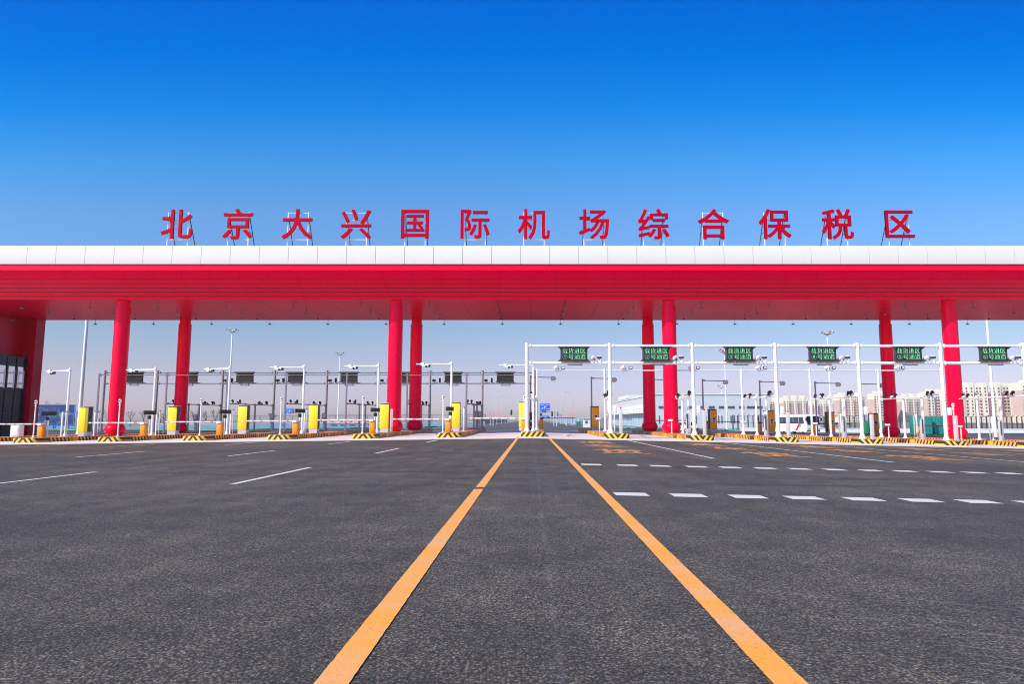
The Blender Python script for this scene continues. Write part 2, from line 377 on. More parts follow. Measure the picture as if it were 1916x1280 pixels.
# ------------------------------------------------------------------ the setting: ground, road, apron, markings
def sheet(name, mat, xs, ys, dz=0.0):
    m = MB(); g = [[m.b.verts.new((x, y, zg(x) + dz)) for x in xs] for y in ys]
    for j in range(len(ys) - 1):
        for i in range(len(xs) - 1): m.b.faces.new((g[j][i], g[j][i + 1], g[j + 1][i + 1], g[j + 1][i]))
    return structure(m.build(name, mat, smooth=False))
XB = [-60, -30, 0, 30, 60]
sheet('ground', M['soil'], [-2500, -400] + XB + [400, 2500], [-300, 0, 300, 1000, 4500])
sheet('asphalt_road', M['asphalt'], [-140] + XB + [140], [-60, 0, 49], 0.004)
sheet('concrete_apron', M['concrete'], [-140] + XB + [140], [49, 90], 0.008)
sheet('asphalt_yard', M['asphalt_far'], [-140] + XB + [140], [90, 128], 0.004)
sheet('road', M['asphalt_far'], [-11.5, 0, 11.5], [128, 1400], 0.004)

def strip(m, x0, x1, y0, y1, dz=0.010):
    x = [x0] + [b for b in XB if x0 < b < x1] + [x1]
    for a, b in zip(x, x[1:]): m.quad((a, y0, zg(a) + dz), (b, y0, zg(b) + dz), (b, y1, zg(b) + dz), (a, y1, zg(a) + dz))
def yline(xc, spans):
    m = MB()
    rnd = random.Random(int(xc * 100))
    for a, b in spans:
        e = min(b, 16.0); z = zg(xc) + 0.012; n = int((e - a) / 0.05) if e > a else 0
        if n:                                                     # ragged paint edges where they can be seen
            L_ = [m.b.verts.new((xc - 0.088 + rnd.uniform(-.0022, .0022), a + (e - a) * i / n, z)) for i in range(n + 1)]
            R_ = [m.b.verts.new((xc + 0.088 + rnd.uniform(-.0022, .0022), a + (e - a) * i / n, z)) for i in range(n + 1)]
            for i in range(n): m.b.faces.new((L_[i], R_[i], R_[i + 1], L_[i + 1]))
        if b > e: strip(m, xc - 0.088, xc + 0.088, max(a, e), b, 0.012)
    return structure(m.build('yellow_line', M['yline'], smooth=False))
yline(-1.0, [(0.5, 13.25), (13.62, 53.6)]); yline(1.312, [(0.5, 50.5)])
m = MB()
for k in range(1, 8):                                            # broken lane lines on the gatehouse side
    x = (-6.45, -12.2, -18.8, -25.4, -32, -38.6, -45.2)[k - 1]
    for a, b in ((14.2, 19.4), (27.8, 32.8), (41.5, 46.5)):
        if k % 2 == 0 or a != 14.2 or k < 3: strip(m, x - 0.075, x + 0.075, a + 0.8 * (k % 2), b + 0.8 * (k % 2), 0.0095)
for k in range(1, 6): strip(m, 6.75 * k + 0.05, 6.75 * k + 0.2, 26, 48.5, 0.0095)   # solid lines between the signed lanes
structure(m.build('lane_line', M['wline'], smooth=False))
m = MB()
for y, d in ((12.62, 0.27), (20.9, 0.30)):                           # two rows of short give-way dashes
    for i in range(19):
        x = 1.52 + 1.05 * i + random.uniform(-.03, .03); strip(m, x, x + 0.60, y - d, y + d, 0.0095)
structure(m.build('give_way_line', M['wline'], smooth=False))
# worn lettering on each signed lane
for k in range(6):
    xc = 3.95 + 6.72 * k
    for ch, y, ln in (('\u8d27', 29.0, 4.6), ('\u8f66', 35.2, 4.6), ('\u901a', 41.4, 4.6)):
        me = text_mesh(ch, 1.0, 0, M['worn'], 0.02)
        me.transform(Matrix.Scale(2.3, 4, (1, 0, 0)) @ Matrix.Scale(ln, 4, (0, 1, 0)))
        for v in me.vertices: v.co = Vector((v.co.x, v.co.y, -0.021 * v.co.x))
        o = meshobj('road_lettering', me, None, (xc, y, zg(xc) + 0.0105)); structure(o)

# ------------------------------------------------------------------ gate canopy
YF, YS, YB = 61.3, 64.35, 77.75                                  # fascia, front and back edge of the flat soffit
ZT, ZL, ZR, ZS = ZZ(459.5, YF), ZZ(494, YF), ZZ(505.5, YF + 0.12), ZZ(561, YS)
canopy = thing('gate_canopy', 'long red gate canopy with white fascia on thick red columns', 'gate canopy', (0, 0, 0))
XA, XZ = -64.0, 64.0
m = MB(); pw = 2.665; x = XX(50, YF, 480)
while x > XA: x -= pw
hf = ZT - ZL
while x < XZ:
    a, b = x + 0.016, x + pw - 0.016
    prof = [(YF + 0.5, ZL), (YF + 0.10, ZL), (YF + 0.006, ZL + 0.012), (YF, ZL + 0.03), (YF + 0.002, ZT - 0.06), (YF + 0.012, ZT - 0.02), (YF + 0.04, ZT - 0.004), (YF + 0.5, ZT)]
    m.prism(prof, a, b, 'X'); x += pw
m.build('fascia_cladding', M['fascia'], canopy)
m = MB(); m.box((0, YF + 0.42, (ZT + ZL) / 2 - .02), (XZ - XA, 0.5, hf - 0.10)); m.build('fascia_backing', M['dgrey'], canopy)
m = MB(); m.prism([(YF + 0.12, ZL - 0.003), (YF + 0.12, ZR), (YF + 0.6, ZR), (YF + 0.6, ZL - 0.003)], XA, XZ, 'X'); m.build('fascia_lip', M['red_plain'], canopy)
# stepped planks: sawtooth from the lip down to the soffit edge
ys = [505.5, 522.5, 530.3, 538.3, 546.3, 554.2, 561]
pts = []; n = len(ys) - 1
Yq = [YF + 0.35 + (YS - YF - 0.35) * (i / n) for i in range(n + 1)]
for i in range(n):
    z0, z1 = ZZ(ys[i], Yq[i]), ZZ(ys[i + 1] - 0.3, Yq[i + 1] - 0.16)
    pts += [(Yq[i], z0), (Yq[i + 1] - 0.16, z1), (Yq[i + 1] - 0.16, z1 + 0.17)]
pts += [(YS, ZS + 0.17), (YS, ZT - 0.3), (YF + 0.61, ZT - 0.3), (YF + 0.61, ZR + .002), (YF + 0.35, ZR + .002)]
m = MB(); m.prism(pts, XA, XZ, 'X'); ss = m.build('stepped_soffit', M['red_step'], canopy, smooth=False)
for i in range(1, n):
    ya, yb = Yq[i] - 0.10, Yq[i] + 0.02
    m = MB(); m.prism([(ya, ZZ(ys[i] - 1.2, ya)), (ya, ZZ(ys[i] - 1.2, ya) + .12), (yb, ZZ(ys[i] + 1.1, yb) + .12), (yb, ZZ(ys[i] + 1.1, yb))], XA, XZ, 'X'); m.build('gap_shade_strip', M['gap_shade'], ss, smooth=False)  # dark strips painted in for the shadow lines between planks
m = MB(); m.box((0, (YS + YB) / 2 - .08, ZS + 0.3), (XZ - XA, YB - YS + .16, 0.6)); m.build('flat_soffit', M['red_soffit'], canopy)
m = MB(); m.prism([(YS - .1, ZT - 0.31), (YB + 0.1, ZT - 0.9), (YB + 0.1, ZS + 0.62), (YS + .003, ZS + 0.62), (YS + .003, ZT - .5)], XA, XZ, 'X'); m.build('roof_deck', M['lgrey'], canopy)

def column(x, y):
    zb = zi(x); c = MB(); zn = ZZ(575.5, 65)
    c.lathe([(0.68, 0.72), (0.68, zn - zb), (0.66, zn - zb + 0.02)], n=40)
    col = c.build('column', M['red_col'], canopy, (x, y, zb))
    b = MB()
    prof = [(0.52, 0.0), (0.66, 0.06), (0.80, 0.2), (0.875, 0.42), (0.885, 0.55), (0.86, 0.7), (0.79, 0.84), (0.69, 0.94), (0.66, 0.96)]
    b.lathe(prof, n=40); b.build('ball_base', M['red_plain'], col)
    k = MB(); k.lathe([(0.585, zn - zb), (0.585, ZS - zb + 0.01)], n=36); k.build('column_neck', M['red_plain'], col)
for x in (-39.35, -13.03, 13.25, 40.25):
    column(x, 65.05); column(x, 76.9)

# rooftop characters on frames
chars = '\u5317\u4eac\u5927\u5174\u56fd\u9645\u673a\u573a\u7efc\u5408\u4fdd\u7a0e\u533a'
cpx = [331.5, 445, 556.5, 666.5, 776.5, 889, 999, 1111.5, 1223, 1335, 1450, 1567, 1683]
YL = YF + 0.75
zb_, zt_ = ZZ(447.5, YL), ZZ(391, YL)
for ch, px in zip(chars, cpx):
    xc = XX(px, YL, 420)
    t = thing('rooftop_character', f'red rooftop character {ch} on a white frame above the fascia', 'sign character', (xc, YL, ZT - 0.3), 0, 'characters of the rooftop sign')
    me = text_mesh(ch, 1.0, 0.0, M['red_face'], fat=0.012)
    lo = [min(v.co[i] for v in me.vertices) for i in range(2)]; hi = [max(v.co[i] for v in me.vertices) for i in range(2)]
    s = (zt_ - zb_) / 0.95
    bpy.data.meshes.remove(me)
    me = text_mesh(ch, s, 0.07, M['red_face'], fat=0.012 * s)
    me.transform(Matrix.Translation((-(lo[0] + hi[0]) / 2 * s, 0, zb_ + 0.0 - (ZT - 0.3) - (lo[1] + (0.95 - hi[1] + lo[1]) * -0.5) * s)) @ Matrix.Rotation(math.pi / 2, 4, 'X'))
    meshobj('character_face', me, t)
    f = MB(); h0 = ZT - ZT + 0.28; w = 0.95
    top = zt_ - (ZT - 0.3) - 0.25
    for sx in (-w, w):
        f.box((sx, 0.20, top / 2 + .0), (0.075, 0.075, top))
    for q in (0.30, 0.56, 0.80, 0.985):
        f.box((0, 0.235, top * q), (2 * w - 0.08, 0.045, 0.05))
    f.box((0, 0.22, 0.33), (2 * w + 1.0, 0.25, 0.07))
    f.build('support_frame', M['white'], t)
    for sx in (-w, w):
        b = MB(); b.cyl((sx, 0.25, top * 0.93), (sx, 2.1, 0.1), 0.04, n=6); b.cyl((sx, 0.25, top * 0.5), (sx, 1.15, top * 0.5), 0.03, n=6)
        b.build('back_strut', M['dgrey'], t)

# pendant lamps under the soffit
lamp = thing('pendant_lamp', '', 'lamp', (0, 0, 0), 0, 'lamps hung under the red soffit')
b = MB(); b.cyl((0, 0, 0), (0, 0, -0.52), 0.018, n=6); b.build('rod', M['dgrey'], lamp)
b = MB(); b.lathe([(0.045, -0.50), (0.06, -0.54), (0.19, -0.62), (0.20, -0.65), (0.18, -0.65), (0.1, -0.61)], n=18); b.build('lamp_shade', M['dgrey'], lamp)
b = MB(); b.lathe([(0.02, -0.64), (0.14, -0.645), (0.14, -0.62)], n=14); b.build('lamp_glass', M['whiteb'], lamp)
P_ = Proto(lamp)
for y, row in ((65.5, 'front'), (69.2, 'second'), (73.1, 'third'), (76.75, 'back')):
    i = 0
    for k in range(-8, 9):
        x = -3.28 + 6.6 * k
        u = CX + x / y * F
        if not -5 < u < 1925: continue
        if any(abs(x - c) < 0.8 for c in (-39.35, -13.03, 13.25, 40.25)) and row in ('back',): continue
        i += 1
        P_.put((x, y, ZS), f'dark pendant lamp under the soffit, {row} row, {ORD[i]} from the gatehouse')

# ------------------------------------------------------------------ gatehouse at the edge of the canopy
gh = thing('gatehouse', 'dark red gatehouse with glazed bay under the canopy end', 'gatehouse', (-57.2, 0, zg(-57)))
zt = ZS - zg(-57) - 0.003
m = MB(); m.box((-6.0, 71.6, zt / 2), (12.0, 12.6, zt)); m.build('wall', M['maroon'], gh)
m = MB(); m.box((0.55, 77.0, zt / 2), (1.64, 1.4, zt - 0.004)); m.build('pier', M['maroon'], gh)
bay = MB(); bay.box((0.25, 71.9, 4.45), (1.1, 8.2, 8.9)); bay_o = bay.build('glazed_bay', M['dglass'], gh)
m = MB()
for yy in (67.85, 69.2, 70.55, 71.9, 73.25, 74.6, 75.95): m.box((0.825, yy, 4.45), (0.08, 0.12, 8.9))
for z in (0.1, 2.7, 5.2, 8.1, 8.8): m.box((0.815, 71.9, z), (0.05, 8.2, 0.12))
m.build('bay_frame', M['black'], bay_o)
n = NT('mirror window glass'); n.set((.62, .60, .66), 0.04, 0.85); M['mirror'] = n.m
for yy in (68.52, 69.87, 71.22, 72.57, 73.92, 75.27):
    w = MB(); w.box((0.812, yy, 6.65), (0.03, 0.9, 2.3)); w.build('window', M['mirror'], bay_o)
    w = MB(); w.box((0.832, yy + 0.42, 6.4), (0.03, 0.2, 2.0)); w.build('window_blind', M['whiteb'], bay_o)

# ------------------------------------------------------------------ traffic islands
def island(k):
    x = 0.13 + 6.66 * k; y0, y1 = 54.0, 85.5
    t = thing('traffic_island', ('striped hazard-painted traffic island at the centre between the yellow lines' if k == 0 else
              'striped traffic island, ' + isl(k).replace('on the island ', '').replace('on the ', '').replace(' island from', ' from')), 'traffic island', (x, y0, zg(x)), 0, 'striped traffic islands')
    s = MB(); s.box((0, 1.6 + (y1 - y0 - 1.6) / 2, KERB / 2 - .1), (1.9, y1 - y0 - 1.6, KERB + 0.2), bev=0.03); s.build('kerb', M['side'], t)
    p = MB(); p.box((0, 1.7 + (y1 - y0 - 1.9) / 2, KERB + .003), (1.5, y1 - y0 - 1.9, 0.02)); p.build('paving', M['brick'], t)
    nn = MB(); w = 0.95; c = 0.35; q = []
    for i in range(7):
        a = math.pi + i * math.pi / 12; q.append((-w + c + c * math.cos(a), c + c * math.sin(a)))
    for i in range(7):
        a = 1.5 * math.pi + i * math.pi / 12; q.append((w - c + c * math.cos(a), c + c * math.sin(a)))
    q += [(w, 1.598), (-w, 1.598)]
    nn.prism(q, -0.15, KERB + 0.012, 'Z'); nn.build('nose', M['nose_slant'] if k == 0 else M['nose_up'] if k < 0 else M['nose_down'], t)
    return t
KX = lambda k: 0.13 + 6.66 * k
for k in range(-7, 8): island(k)

# ------------------------------------------------------------------ barriers, kiosks, poles on the gatehouse side
def boom_mesh(L, stripe):
    a = MB(); a.box((-L / 2, 0, 0), (L, 0.06, 0.095), bev=0.01); return a
n = NT('white boom with faded red bars'); o_ = n.xyz(); f_ = n.m_('LESS_THAN', n.m_('FRACT', n.m_('DIVIDE', o_['X'], 0.72)), 0.34)
n.set(n.mix(n.m_('MULTIPLY', f_, n.ramp(n.noise(3, 3), [(.3, .35), (.7, .85)])), (.80, .79, .79), (.62, .10, .12)), .5); M['boom'] = n.m
bar = thing('barrier_gate', '', 'barrier gate', (0, 0, 0), 0, 'boom barriers closing the lanes')
b = MB(); b.box((0, 0.16, 0.54), (0.46, 0.42, 1.04), bev=0.025); hs = b.build('housing', M['orange'], bar)
b = MB(); b.box((0, 0.16, 1.10), (0.48, 0.44, 0.07), bev=0.02); b.build('lid', M['whiteb'], bar)
b = MB(); b.box((0, -0.066, 0.55), (0.34, 0.02, 0.8), bev=0.008).box((0.12, -0.08, 0.9), (0.04, 0.02, 0.06)); b.build('door', M['orange'], hs)
b = MB(); b.box((-0.05, -0.10, 1.07), (0.36, 0.10, 0.2), bev=0.02); b.build('boom_clamp', M['whiteb'], bar)
b = MB(); b.box((-2.35, -0.13, 1.1), (4.3, 0.05, 0.105), bev=0.01); b.build('boom_arm', M['boom'], bar)
PB = Proto(bar)
for k, px, y in ((-6, 75, 57), (-5, 267, 57.6), (-4, 410, 57.8), (-3, 552, 57.5), (-2, 696, 57), (-1, 838, 56.5), (0, 980.5, 57)):
    x = XX(px, y, 812); PB.put((x, y, zi(x)), 'orange barrier housing with white boom, ' + isl(k))

def kiosk(name, mat, side, h, group, win):
    t = thing(name, '', 'ticket kiosk', (0, 0, 0), 0, group)
    b = MB(); b.box((0, 0.36, 0.18), (0.74, 0.70, 0.36)); b.build('plinth', M['lgrey'] if not win else M['grey'], t)
    b = MB(); b.box((0, 0.38, 0.36 + (h - 0.36) / 2), (0.76, 0.68, h - 0.362), bev=0.012); b.build('cabinet', side, t)
    b = MB(); b.box((0, 0.03, 0.37 + (h - 0.44) / 2), (0.79, 0.06, h - 0.44), bev=0.01); fr = b.build('front_panel', mat, t)
    b = MB(); b.box((0, 0.34, h + 0.02), (0.84, 0.80, 0.05), bev=0.01); b.build('cap', M['lgrey'] if not win else M['dgrey'], t)
    if win:
        b = MB(); b.box((0.02, -0.012, h * 0.55), (0.36, 0.03, 0.56), bev=0.01); s = b.build('terminal', M['lgrey'], t)
        b = MB(); b.box((0.02, -0.034, h * 0.55 + 0.12), (0.26, 0.02, 0.2)); b.build('screen', M['dglass'], s)
        b = MB(); b.box((0.02, -0.034, h * 0.55 - 0.15), (0.2, 0.02, 0.14)); b.build('keypad', M['dgrey'], s)
    else:
        for z in (0.75, 1.15, 1.75):
            b = MB(); b.box((0.392, 0.22, z), (0.03, 0.06, 0.16), bev=0.005); b.build('hinge', M['black'], t)
        b = MB(); b.box((0.392, 0.45, 1.2), (0.02, 0.34, 1.5), bev=0.006); b.build('side_door', M['dgrey'], t)
    return t
PK = Proto(kiosk('yellow_kiosk', M['yellow'], M['dgrey'], 2.56, 'tall yellow ticket kiosks', False))
for k, px, y in ((-6, 153.5, 60.3), (-5, 320, 62.3), (-4, 452, 62.2), (-3, 585, 62), (-2, 718, 61.3), (-1, 851.5, 60), (0, 979, 61)):
    x = XX(px, y, 812); PK.put((x, y, zi(x)), 'tall yellow ticket kiosk, ' + isl(k))
PO = Proto(kiosk('orange_kiosk', M['amber'], M['dgrey'], 2.5, 'orange ticket kiosks of the signed lanes', True))
for k, px, y in ((1, 1114.5, 72.5), (3, 1336, 75), (4, 1444.5, 76), (5, 1557, 76.5), (6, 1639, 78.5)):
    x = XX(px, y, 808); PO.put((x, y, zi(x)), 'orange ticket kiosk with a small screen, ' + isl(k), R(8))
# rail-side sensor on some yellow kiosks: white pole with an arm carrying cameras
ap = thing('camera_arm_pole', '', 'camera pole', (0, 0, 0), 0, 'white poles with a camera arm over the lane')
b = MB(); b.cyl((0, 0, 0), (0, 0, 5.95), 0.105, 0.085, 14).cyl((0, 0, 0), (0, 0, 0.06), 0.24, n=14).cyl((0, 0, .06), (0, 0, 0.3), 0.2, 0.115, 14); b.build('pole', M['white'], ap)
b = MB(); b.cyl((0, 0, 5.72), (-3.0, 0, 5.72), 0.065, 0.05, 10).cyl((0, 0, 5.72), (-0.22, 0, 5.72), 0.13, n=12); b.build('arm', M['white'], ap)
b = MB(); b.box((-2.2, -0.1, 5.60), (0.55, 0.30, 0.16), bev=0.02); cm = b.build('camera', M['whiteb'], ap)
b = MB(); b.cyl((-2.12, -0.26, 5.5), (-2.12, 0.05, 5.53), 0.09, n=10).box((-1.88, -0.1, 5.55), (0.2, 0.22, 0.18), bev=0.02); b.build('camera_lens', M['black'], cm)
b = MB(); b.box((-2.45, -0.05, 5.72), (0.3, 0.22, 0.26), bev=0.02); b.build('mounting_plate', M['whiteb'], ap)
PA = Proto(ap)
for k, px, y, a in ((-6, 122.5, 59.5, -20), (-5, 284, 59.5, -12), (-4, 424.5, 59.2, -22), (-3, 565, 59, 0), (-2, 705.5, 58.6, 0), (-1, 843.5, 57.5, 0), (0, 998, 59.5, 0)):
    x = XX(px, y, 812); PA.put((x, y, zi(x)), 'tall white pole with a camera arm, ' + isl(k), R(a))
lp = thing('camera_post', '', 'camera post', (0, 0, 0), 0, 'slim white posts topped with a camera')
b = MB(); b.cyl((0, 0, 0), (0, 0, 2.75), 0.05, 0.045, 10).cyl((0, 0, 0), (0, 0, 0.05), 0.14, n=12).cyl((0, 0, .05), (0, 0, .16), 0.1, 0.05, 10); b.build('post', M['white'], lp)
b = MB(); b.lathe([(0.02, 2.70), (0.09, 2.74), (0.115, 2.83), (0.115, 2.93), (0.08, 3.0), (0.02, 3.02)], n=14).cyl((0, 0, 2.5), (0, 0, 2.62), .075, n=10); hd = b.build('camera_head', M['whiteb'], lp)
b = MB(); b.cyl((0, -0.13, 2.88), (0, -0.06, 2.88), 0.05, n=10); b.build('lens', M['black'], hd)
PL = Proto(lp)
for k, px, y in ((-6, 62.5, 55.2), (-5, 220.5, 55.3), (-4, 373.5, 55.5), (-3, 524, 55.4), (-2, 677.8, 55.3), (-1, 828.6, 55.2), (0, 981, 57.8), (6, 1787, 55.4)):
    x = XX(px, y, 814); PL.put((x, y, zi(x)), 'slim white post with a round camera head, ' + isl(k))
sc = thing('lane_display', '', 'display', (0, 0, 0), 0, 'small black lane displays on posts')
b = MB(); b.cyl((0, 0, 0), (0, 0, 1.75), 0.045, n=10).cyl((0, 0, 0), (0, 0, 0.04), 0.12, n=10); b.build('post', M['white'], sc)
b = MB(); b.box((0, 0, 1.95), (1.05, 0.14, 0.34), bev=0.015); p = b.build('display_panel', M['black'], sc)
b = MB(); b.box((0, -0.075, 1.95), (0.96, 0.012, 0.27)); b.build('screen', M['ledpanel'], p)
b = MB(); b.box((-0.1, -0.12, 1.55), (0.26, 0.2, 0.3), bev=0.03).cyl((-0.1, 0, 1.55), (0, 0, 1.55), .03, n=8); b.build('card_reader', M['black'], sc)
PS = Proto(sc)
for k, px, y, a in ((-6, 88.8, 57.5, 40), (-5, 278.5, 58.3, 58), (-4, 419.5, 58.6, 60), (-3, 559.5, 58.2, 62), (-2, 701, 57.8, 62), (-1, 841, 57.2, 64)):
    x = XX(px, y, 812); PS.put((x, y, zi(x)), 'small black lane display on a white post, ' + isl(k), R(a))
sn = thing('sensor_post', '', 'sensor post', (0, 0, 0), 0, 'paired slim sensor posts')
b = MB(); b.box((0, 0, 1.05), (0.10, 0.10, 2.1), bev=0.01).box((0, 0, 0.03), (0.24, 0.24, 0.06)); b.build('post', M['white'], sn)
b = MB(); b.box((0.03, 0.45, 1.25), (0.09, 0.09, 1.7), bev=0.01).cyl((.03, .45, 0), (.03, .45, .4), .03, n=8); b.build('light_curtain', M['lgrey'], sn)
b = MB(); b.cyl((0.03, 0.45, 2.1), (0.03, 0.45, 2.2), 0.05, n=8); b.build('sensor_cap', M['black'], sn)
PN = Proto(sn)
for k, px, y in ((-6, 114.5, 58.5), (-6, 175.5, 62.5), (-5, 291, 60.2), (-4, 430, 60), (-3, 568.5, 60), (-2, 731, 62.6), (-1, 867, 62)):
    x = XX(px, y, 812); PN.put((x, y, zi(x)), ('pair of slim white sensor posts, ' if px != 175.5 else 'pair of slim sensor posts past the kiosk, ') + isl(k))
x = XX(28, 61.3); wb = thing('equipment_cabinet', 'low white equipment cabinet in front of the gatehouse', 'cabinet', (x, 61.3, zi(x)))
b = MB(); b.box((0, 0.3, 0.52), (0.78, 0.6, 1.04), bev=0.015); b.build('cabinet_body', M['whiteb'], wb)
b = MB(); b.box((0, -0.012, 0.55), (0.66, 0.03, 0.86), bev=0.008).box((.25, -.035, .6), (.04, .03, .14)); b.build('door', M['whiteb'], wb)

# ------------------------------------------------------------------ grey gantries at the back of the gatehouse side
YG = 86.7
zu, zl = ZZ(697.5, YG), ZZ(717.5, YG)
gx = [-54.2, -47.5, -39.2, -32.6, -25.95, -19.5, -12.85, -6.2, 0.42]
gg = thing('sign_gantry', 'grey double-beam gantry carrying dark signs behind the gatehouse lanes', 'sign gantry', (0, YG, 0))
for x in gx:
    z0 = zi(x) if x > -50 else zg(x)
    b = MB(); b.cyl((0, 0, 0), (0, 0, zu + 0.3 - z0), 0.15, n=14).cyl((0, 0, 0), (0, 0, 0.08), 0.3, n=12).cyl((0, 0, .08), (0, 0, .35), .25, .15, 12); b.build('post', M['grey'], gg, (x, 0, z0))
for z, nm in ((zu, 'upper_beam'), (zl, 'lower_beam')):
    for a, c in zip(gx, gx[1:]):
        b = MB(); b.cyl((a + .15, 0, z), (c - .15, 0, z), 0.085, n=12)
        for e in (a + .32, c - .32): b.cyl((e - .03, 0, z), (e + .03, 0, z), 0.15, n=12)
        b.build(nm, M['grey'], gg)
ds = thing('dark_sign', '', 'electronic sign', (0, 0, 0), 0, 'unlit dark signs on the grey gantry')
b = MB(); b.box((0, 0, 0), (2.15, 0.22, 1.06), bev=0.02); bo = b.build('sign_housing', M['black'], ds)
b = MB(); b.box((0, -0.115, 0), (1.98, 0.012, 0.92)); b.build('sign_screen', M['ledpanel'], bo)
b = MB(); b.prism([(-1.08, 0.52), (1.08, 0.52), (1.28, 0.70), (-1.28, 0.70)], -0.42, -0.02); b.prism([(-1.08, -0.52), (-1.25, -0.64), (1.25, -0.64), (1.08, -0.52)], -0.42, -.02); b.build('sign_hood', M['dgrey'], ds)
b = MB(); b.box((0.1, -0.1, -1.0), (1.3, 0.12, 0.09), bev=.01).box((-.4, -.05, -.8), (.05, .05, .35)).box((.5, -.05, -.8), (.05, .05, .35)); b.build('light_bar', M['dgrey'], ds)
PD = Proto(ds)
sx_ = [-50.3, -43.4, -36.3, -29.75, -23.1, -16.5, -9.9, -3.3]
for i, x in enumerate(sx_): PD.put((x, YG - 0.2, (zu + zl) / 2 + 0.05), f'unlit dark sign on the grey gantry, {ORD[i + 1]} from the gatehouse')
gc = thing('gantry_camera', '', 'camera', (0, 0, 0), 0, 'black cameras on the grey gantry')
b = MB(); b.box((0, -0.05, 0.32), (0.42, 0.36, 0.3), bev=.03); b.build('camera_body', M['black'], gc)
b = MB(); b.box((0.75, -0.05, 0.36), (0.22, 0.4, 0.48), rx=.3, bev=.03); b.build('floodlight', M['black'], gc)
b = MB(); b.cyl((0, 0, 0.05), (0, 0, 0.3), 0.04, n=8).cyl((0.75, 0, 0.05), (0.75, 0, 0.3), 0.04, n=8).box((0.37, 0, .08), (.9, .08, .05)); b.build('bracket', M['grey'], gc)
PC = Proto(gc)
for i, x in enumerate(sx_[2:]): PC.put((x - 2.45, YG, zl + .05), f'black camera and floodlight on the grey gantry beside the {ORD[i + 3]} dark sign')

YT = 75.5
zt2 = ZZ(702, YT)
tx = [-47.8, -40.3, -33.6, -27.1, -20.4, -13.7, -7.15, -0.55]
tg = thing('slim_gantry', 'slim grey single-beam gantry in front of the dark signs', 'gantry', (0, YT, 0))
for x in tx:
    z0 = zi(x)
    b = MB(); b.cyl((0, 0, 0), (0, 0, zt2 + 0.2 - z0), 0.10, n=12).cyl((0, 0, 0), (0, 0, 0.06), 0.24, n=12).cyl((0, 0, .06), (0, 0, .3), .18, .1, 12); b.build('post', M['lgrey'], tg, (x, 0, z0))
for a, c in zip(tx, tx[1:]):
    b = MB(); b.cyl((a + .1, 0, zt2), (c - .1, 0, zt2), 0.05, n=10)
    for e in (a + .2, c - .2): b.cyl((e - .03, 0, zt2), (e + .03, 0, zt2), 0.11, n=10)
    b.build('beam', M['lgrey'], tg)

def spot(b, p, tilt):
    p = Vector(p); d = Vector((0.05, -math.cos(tilt), math.sin(tilt)))
    b.cyl(p, p + Vector((0, 0, 0.16)), 0.035, n=6); q = p + Vector((0, 0, 0.24)); b.cyl(q - d * 0.2, q + d * 0.16, 0.075, 0.13, 10)
def camera_frame(x0, y0, x1, y1, z, ts, mat, label, nspot, zt_l):
    """rail along an island between two gantry posts, on short stanchions, with spotlights and cameras"""
    t = thing('camera_rail', label, 'camera rail', (x0, y0, 0), 0, 'camera rails along the islands')
    d = Vector((x1 - x0, y1 - y0, 0))
    b = MB(); b.cyl((0.0, 0.1, z), d + Vector((0, -.1, z)), 0.055, n=10)
    for e in (0.04, .96) + tuple(ts): q = d * e + Vector((0, 0, z)); u = d.normalized() * .04; b.cyl(q - u, q + u, 0.11, n=10)
    b.build('rail', mat, t)
    for e in ts:
        q = d * e; b = MB(); b.cyl((0, 0, 0), (0, 0, z - zi(x0) + 0.1), 0.10, n=12).cyl((0, 0, 0), (0, 0, 0.05), 0.22, n=12).cyl((0, 0, .05), (0, 0, .25), .17, .1, 12)
        b.build('stanchion', mat, t, (q.x + .16, q.y, zi(x0)))
    for i in range(nspot):
        e = (0.14, 0.24, 0.70, 0.80, .87, .5)[i]; q = d * e + Vector(((.12 if i % 2 else -.12), 0, z + 0.05))
        b = MB(); spot(b, q, 0.9 if i % 2 else 0.5); b.build('spotlight', M['black'], t)
    for i in range(3):
        e = (0.19, 0.75, 0.62)[i]; q = d * e + Vector(((-.16 if i % 2 else .2), 0, z + 0.08))
        b = MB(); b.box(q + Vector((0, -.05, .1)), (0.16, 0.46, 0.15), rx=-.2, bev=.02).cyl(q - Vector((0, 0, .05)), q + Vector((0, 0, .1)), .03, n=6)
        b.build('camera', zt_l, t)
for k, xa, xb in ((-6, -40.3, -39.2), (-5, -33.6, -32.6), (-4, -27.1, -25.95), (-3, -20.4, -19.5), (-2, -13.7, -12.85), (-1, -7.15, -6.2)):
    camera_frame(xa, YT, xb, YG, ZZ(755.2, YT), (0.36, 0.55), M['grey'], 'grey camera rail with black spotlights, ' + isl(k), 5, M['dgrey'])
cb = thing('control_box', '', 'control box', (0, 0, 0), 0, 'grey boxes on short stands')
b = MB(); b.box((0, 0, 1.75), (0.5, 0.34, 0.72), bev=.02); b.build('box_body', M['grey'], cb)
b = MB(); b.cyl((0, 0.05, 0), (0, 0.05, 1.4), 0.16, n=12).cyl((0, .05, 0), (0, .05, .05), .26, n=12); b.build('stand', M['lgrey'], cb)
b = MB(); b.box((0, -0.18, 1.8), (0.36, 0.03, 0.5)); b.build('door', M['lgrey'], cb)
PX = Proto(cb)
for k, px, y in ((-6, 365, 82), (-4, 508, 84.5), (-3, 606, 84.5), (-1, 892, 82), (-1, 896.5, 85)):
    x = XX(px, y, 806); PX.put((x, y, zi(x)), ('grey control box on a round stand, ' if px != 896.5 else 'farther grey control box on a stand, ') + isl(k))

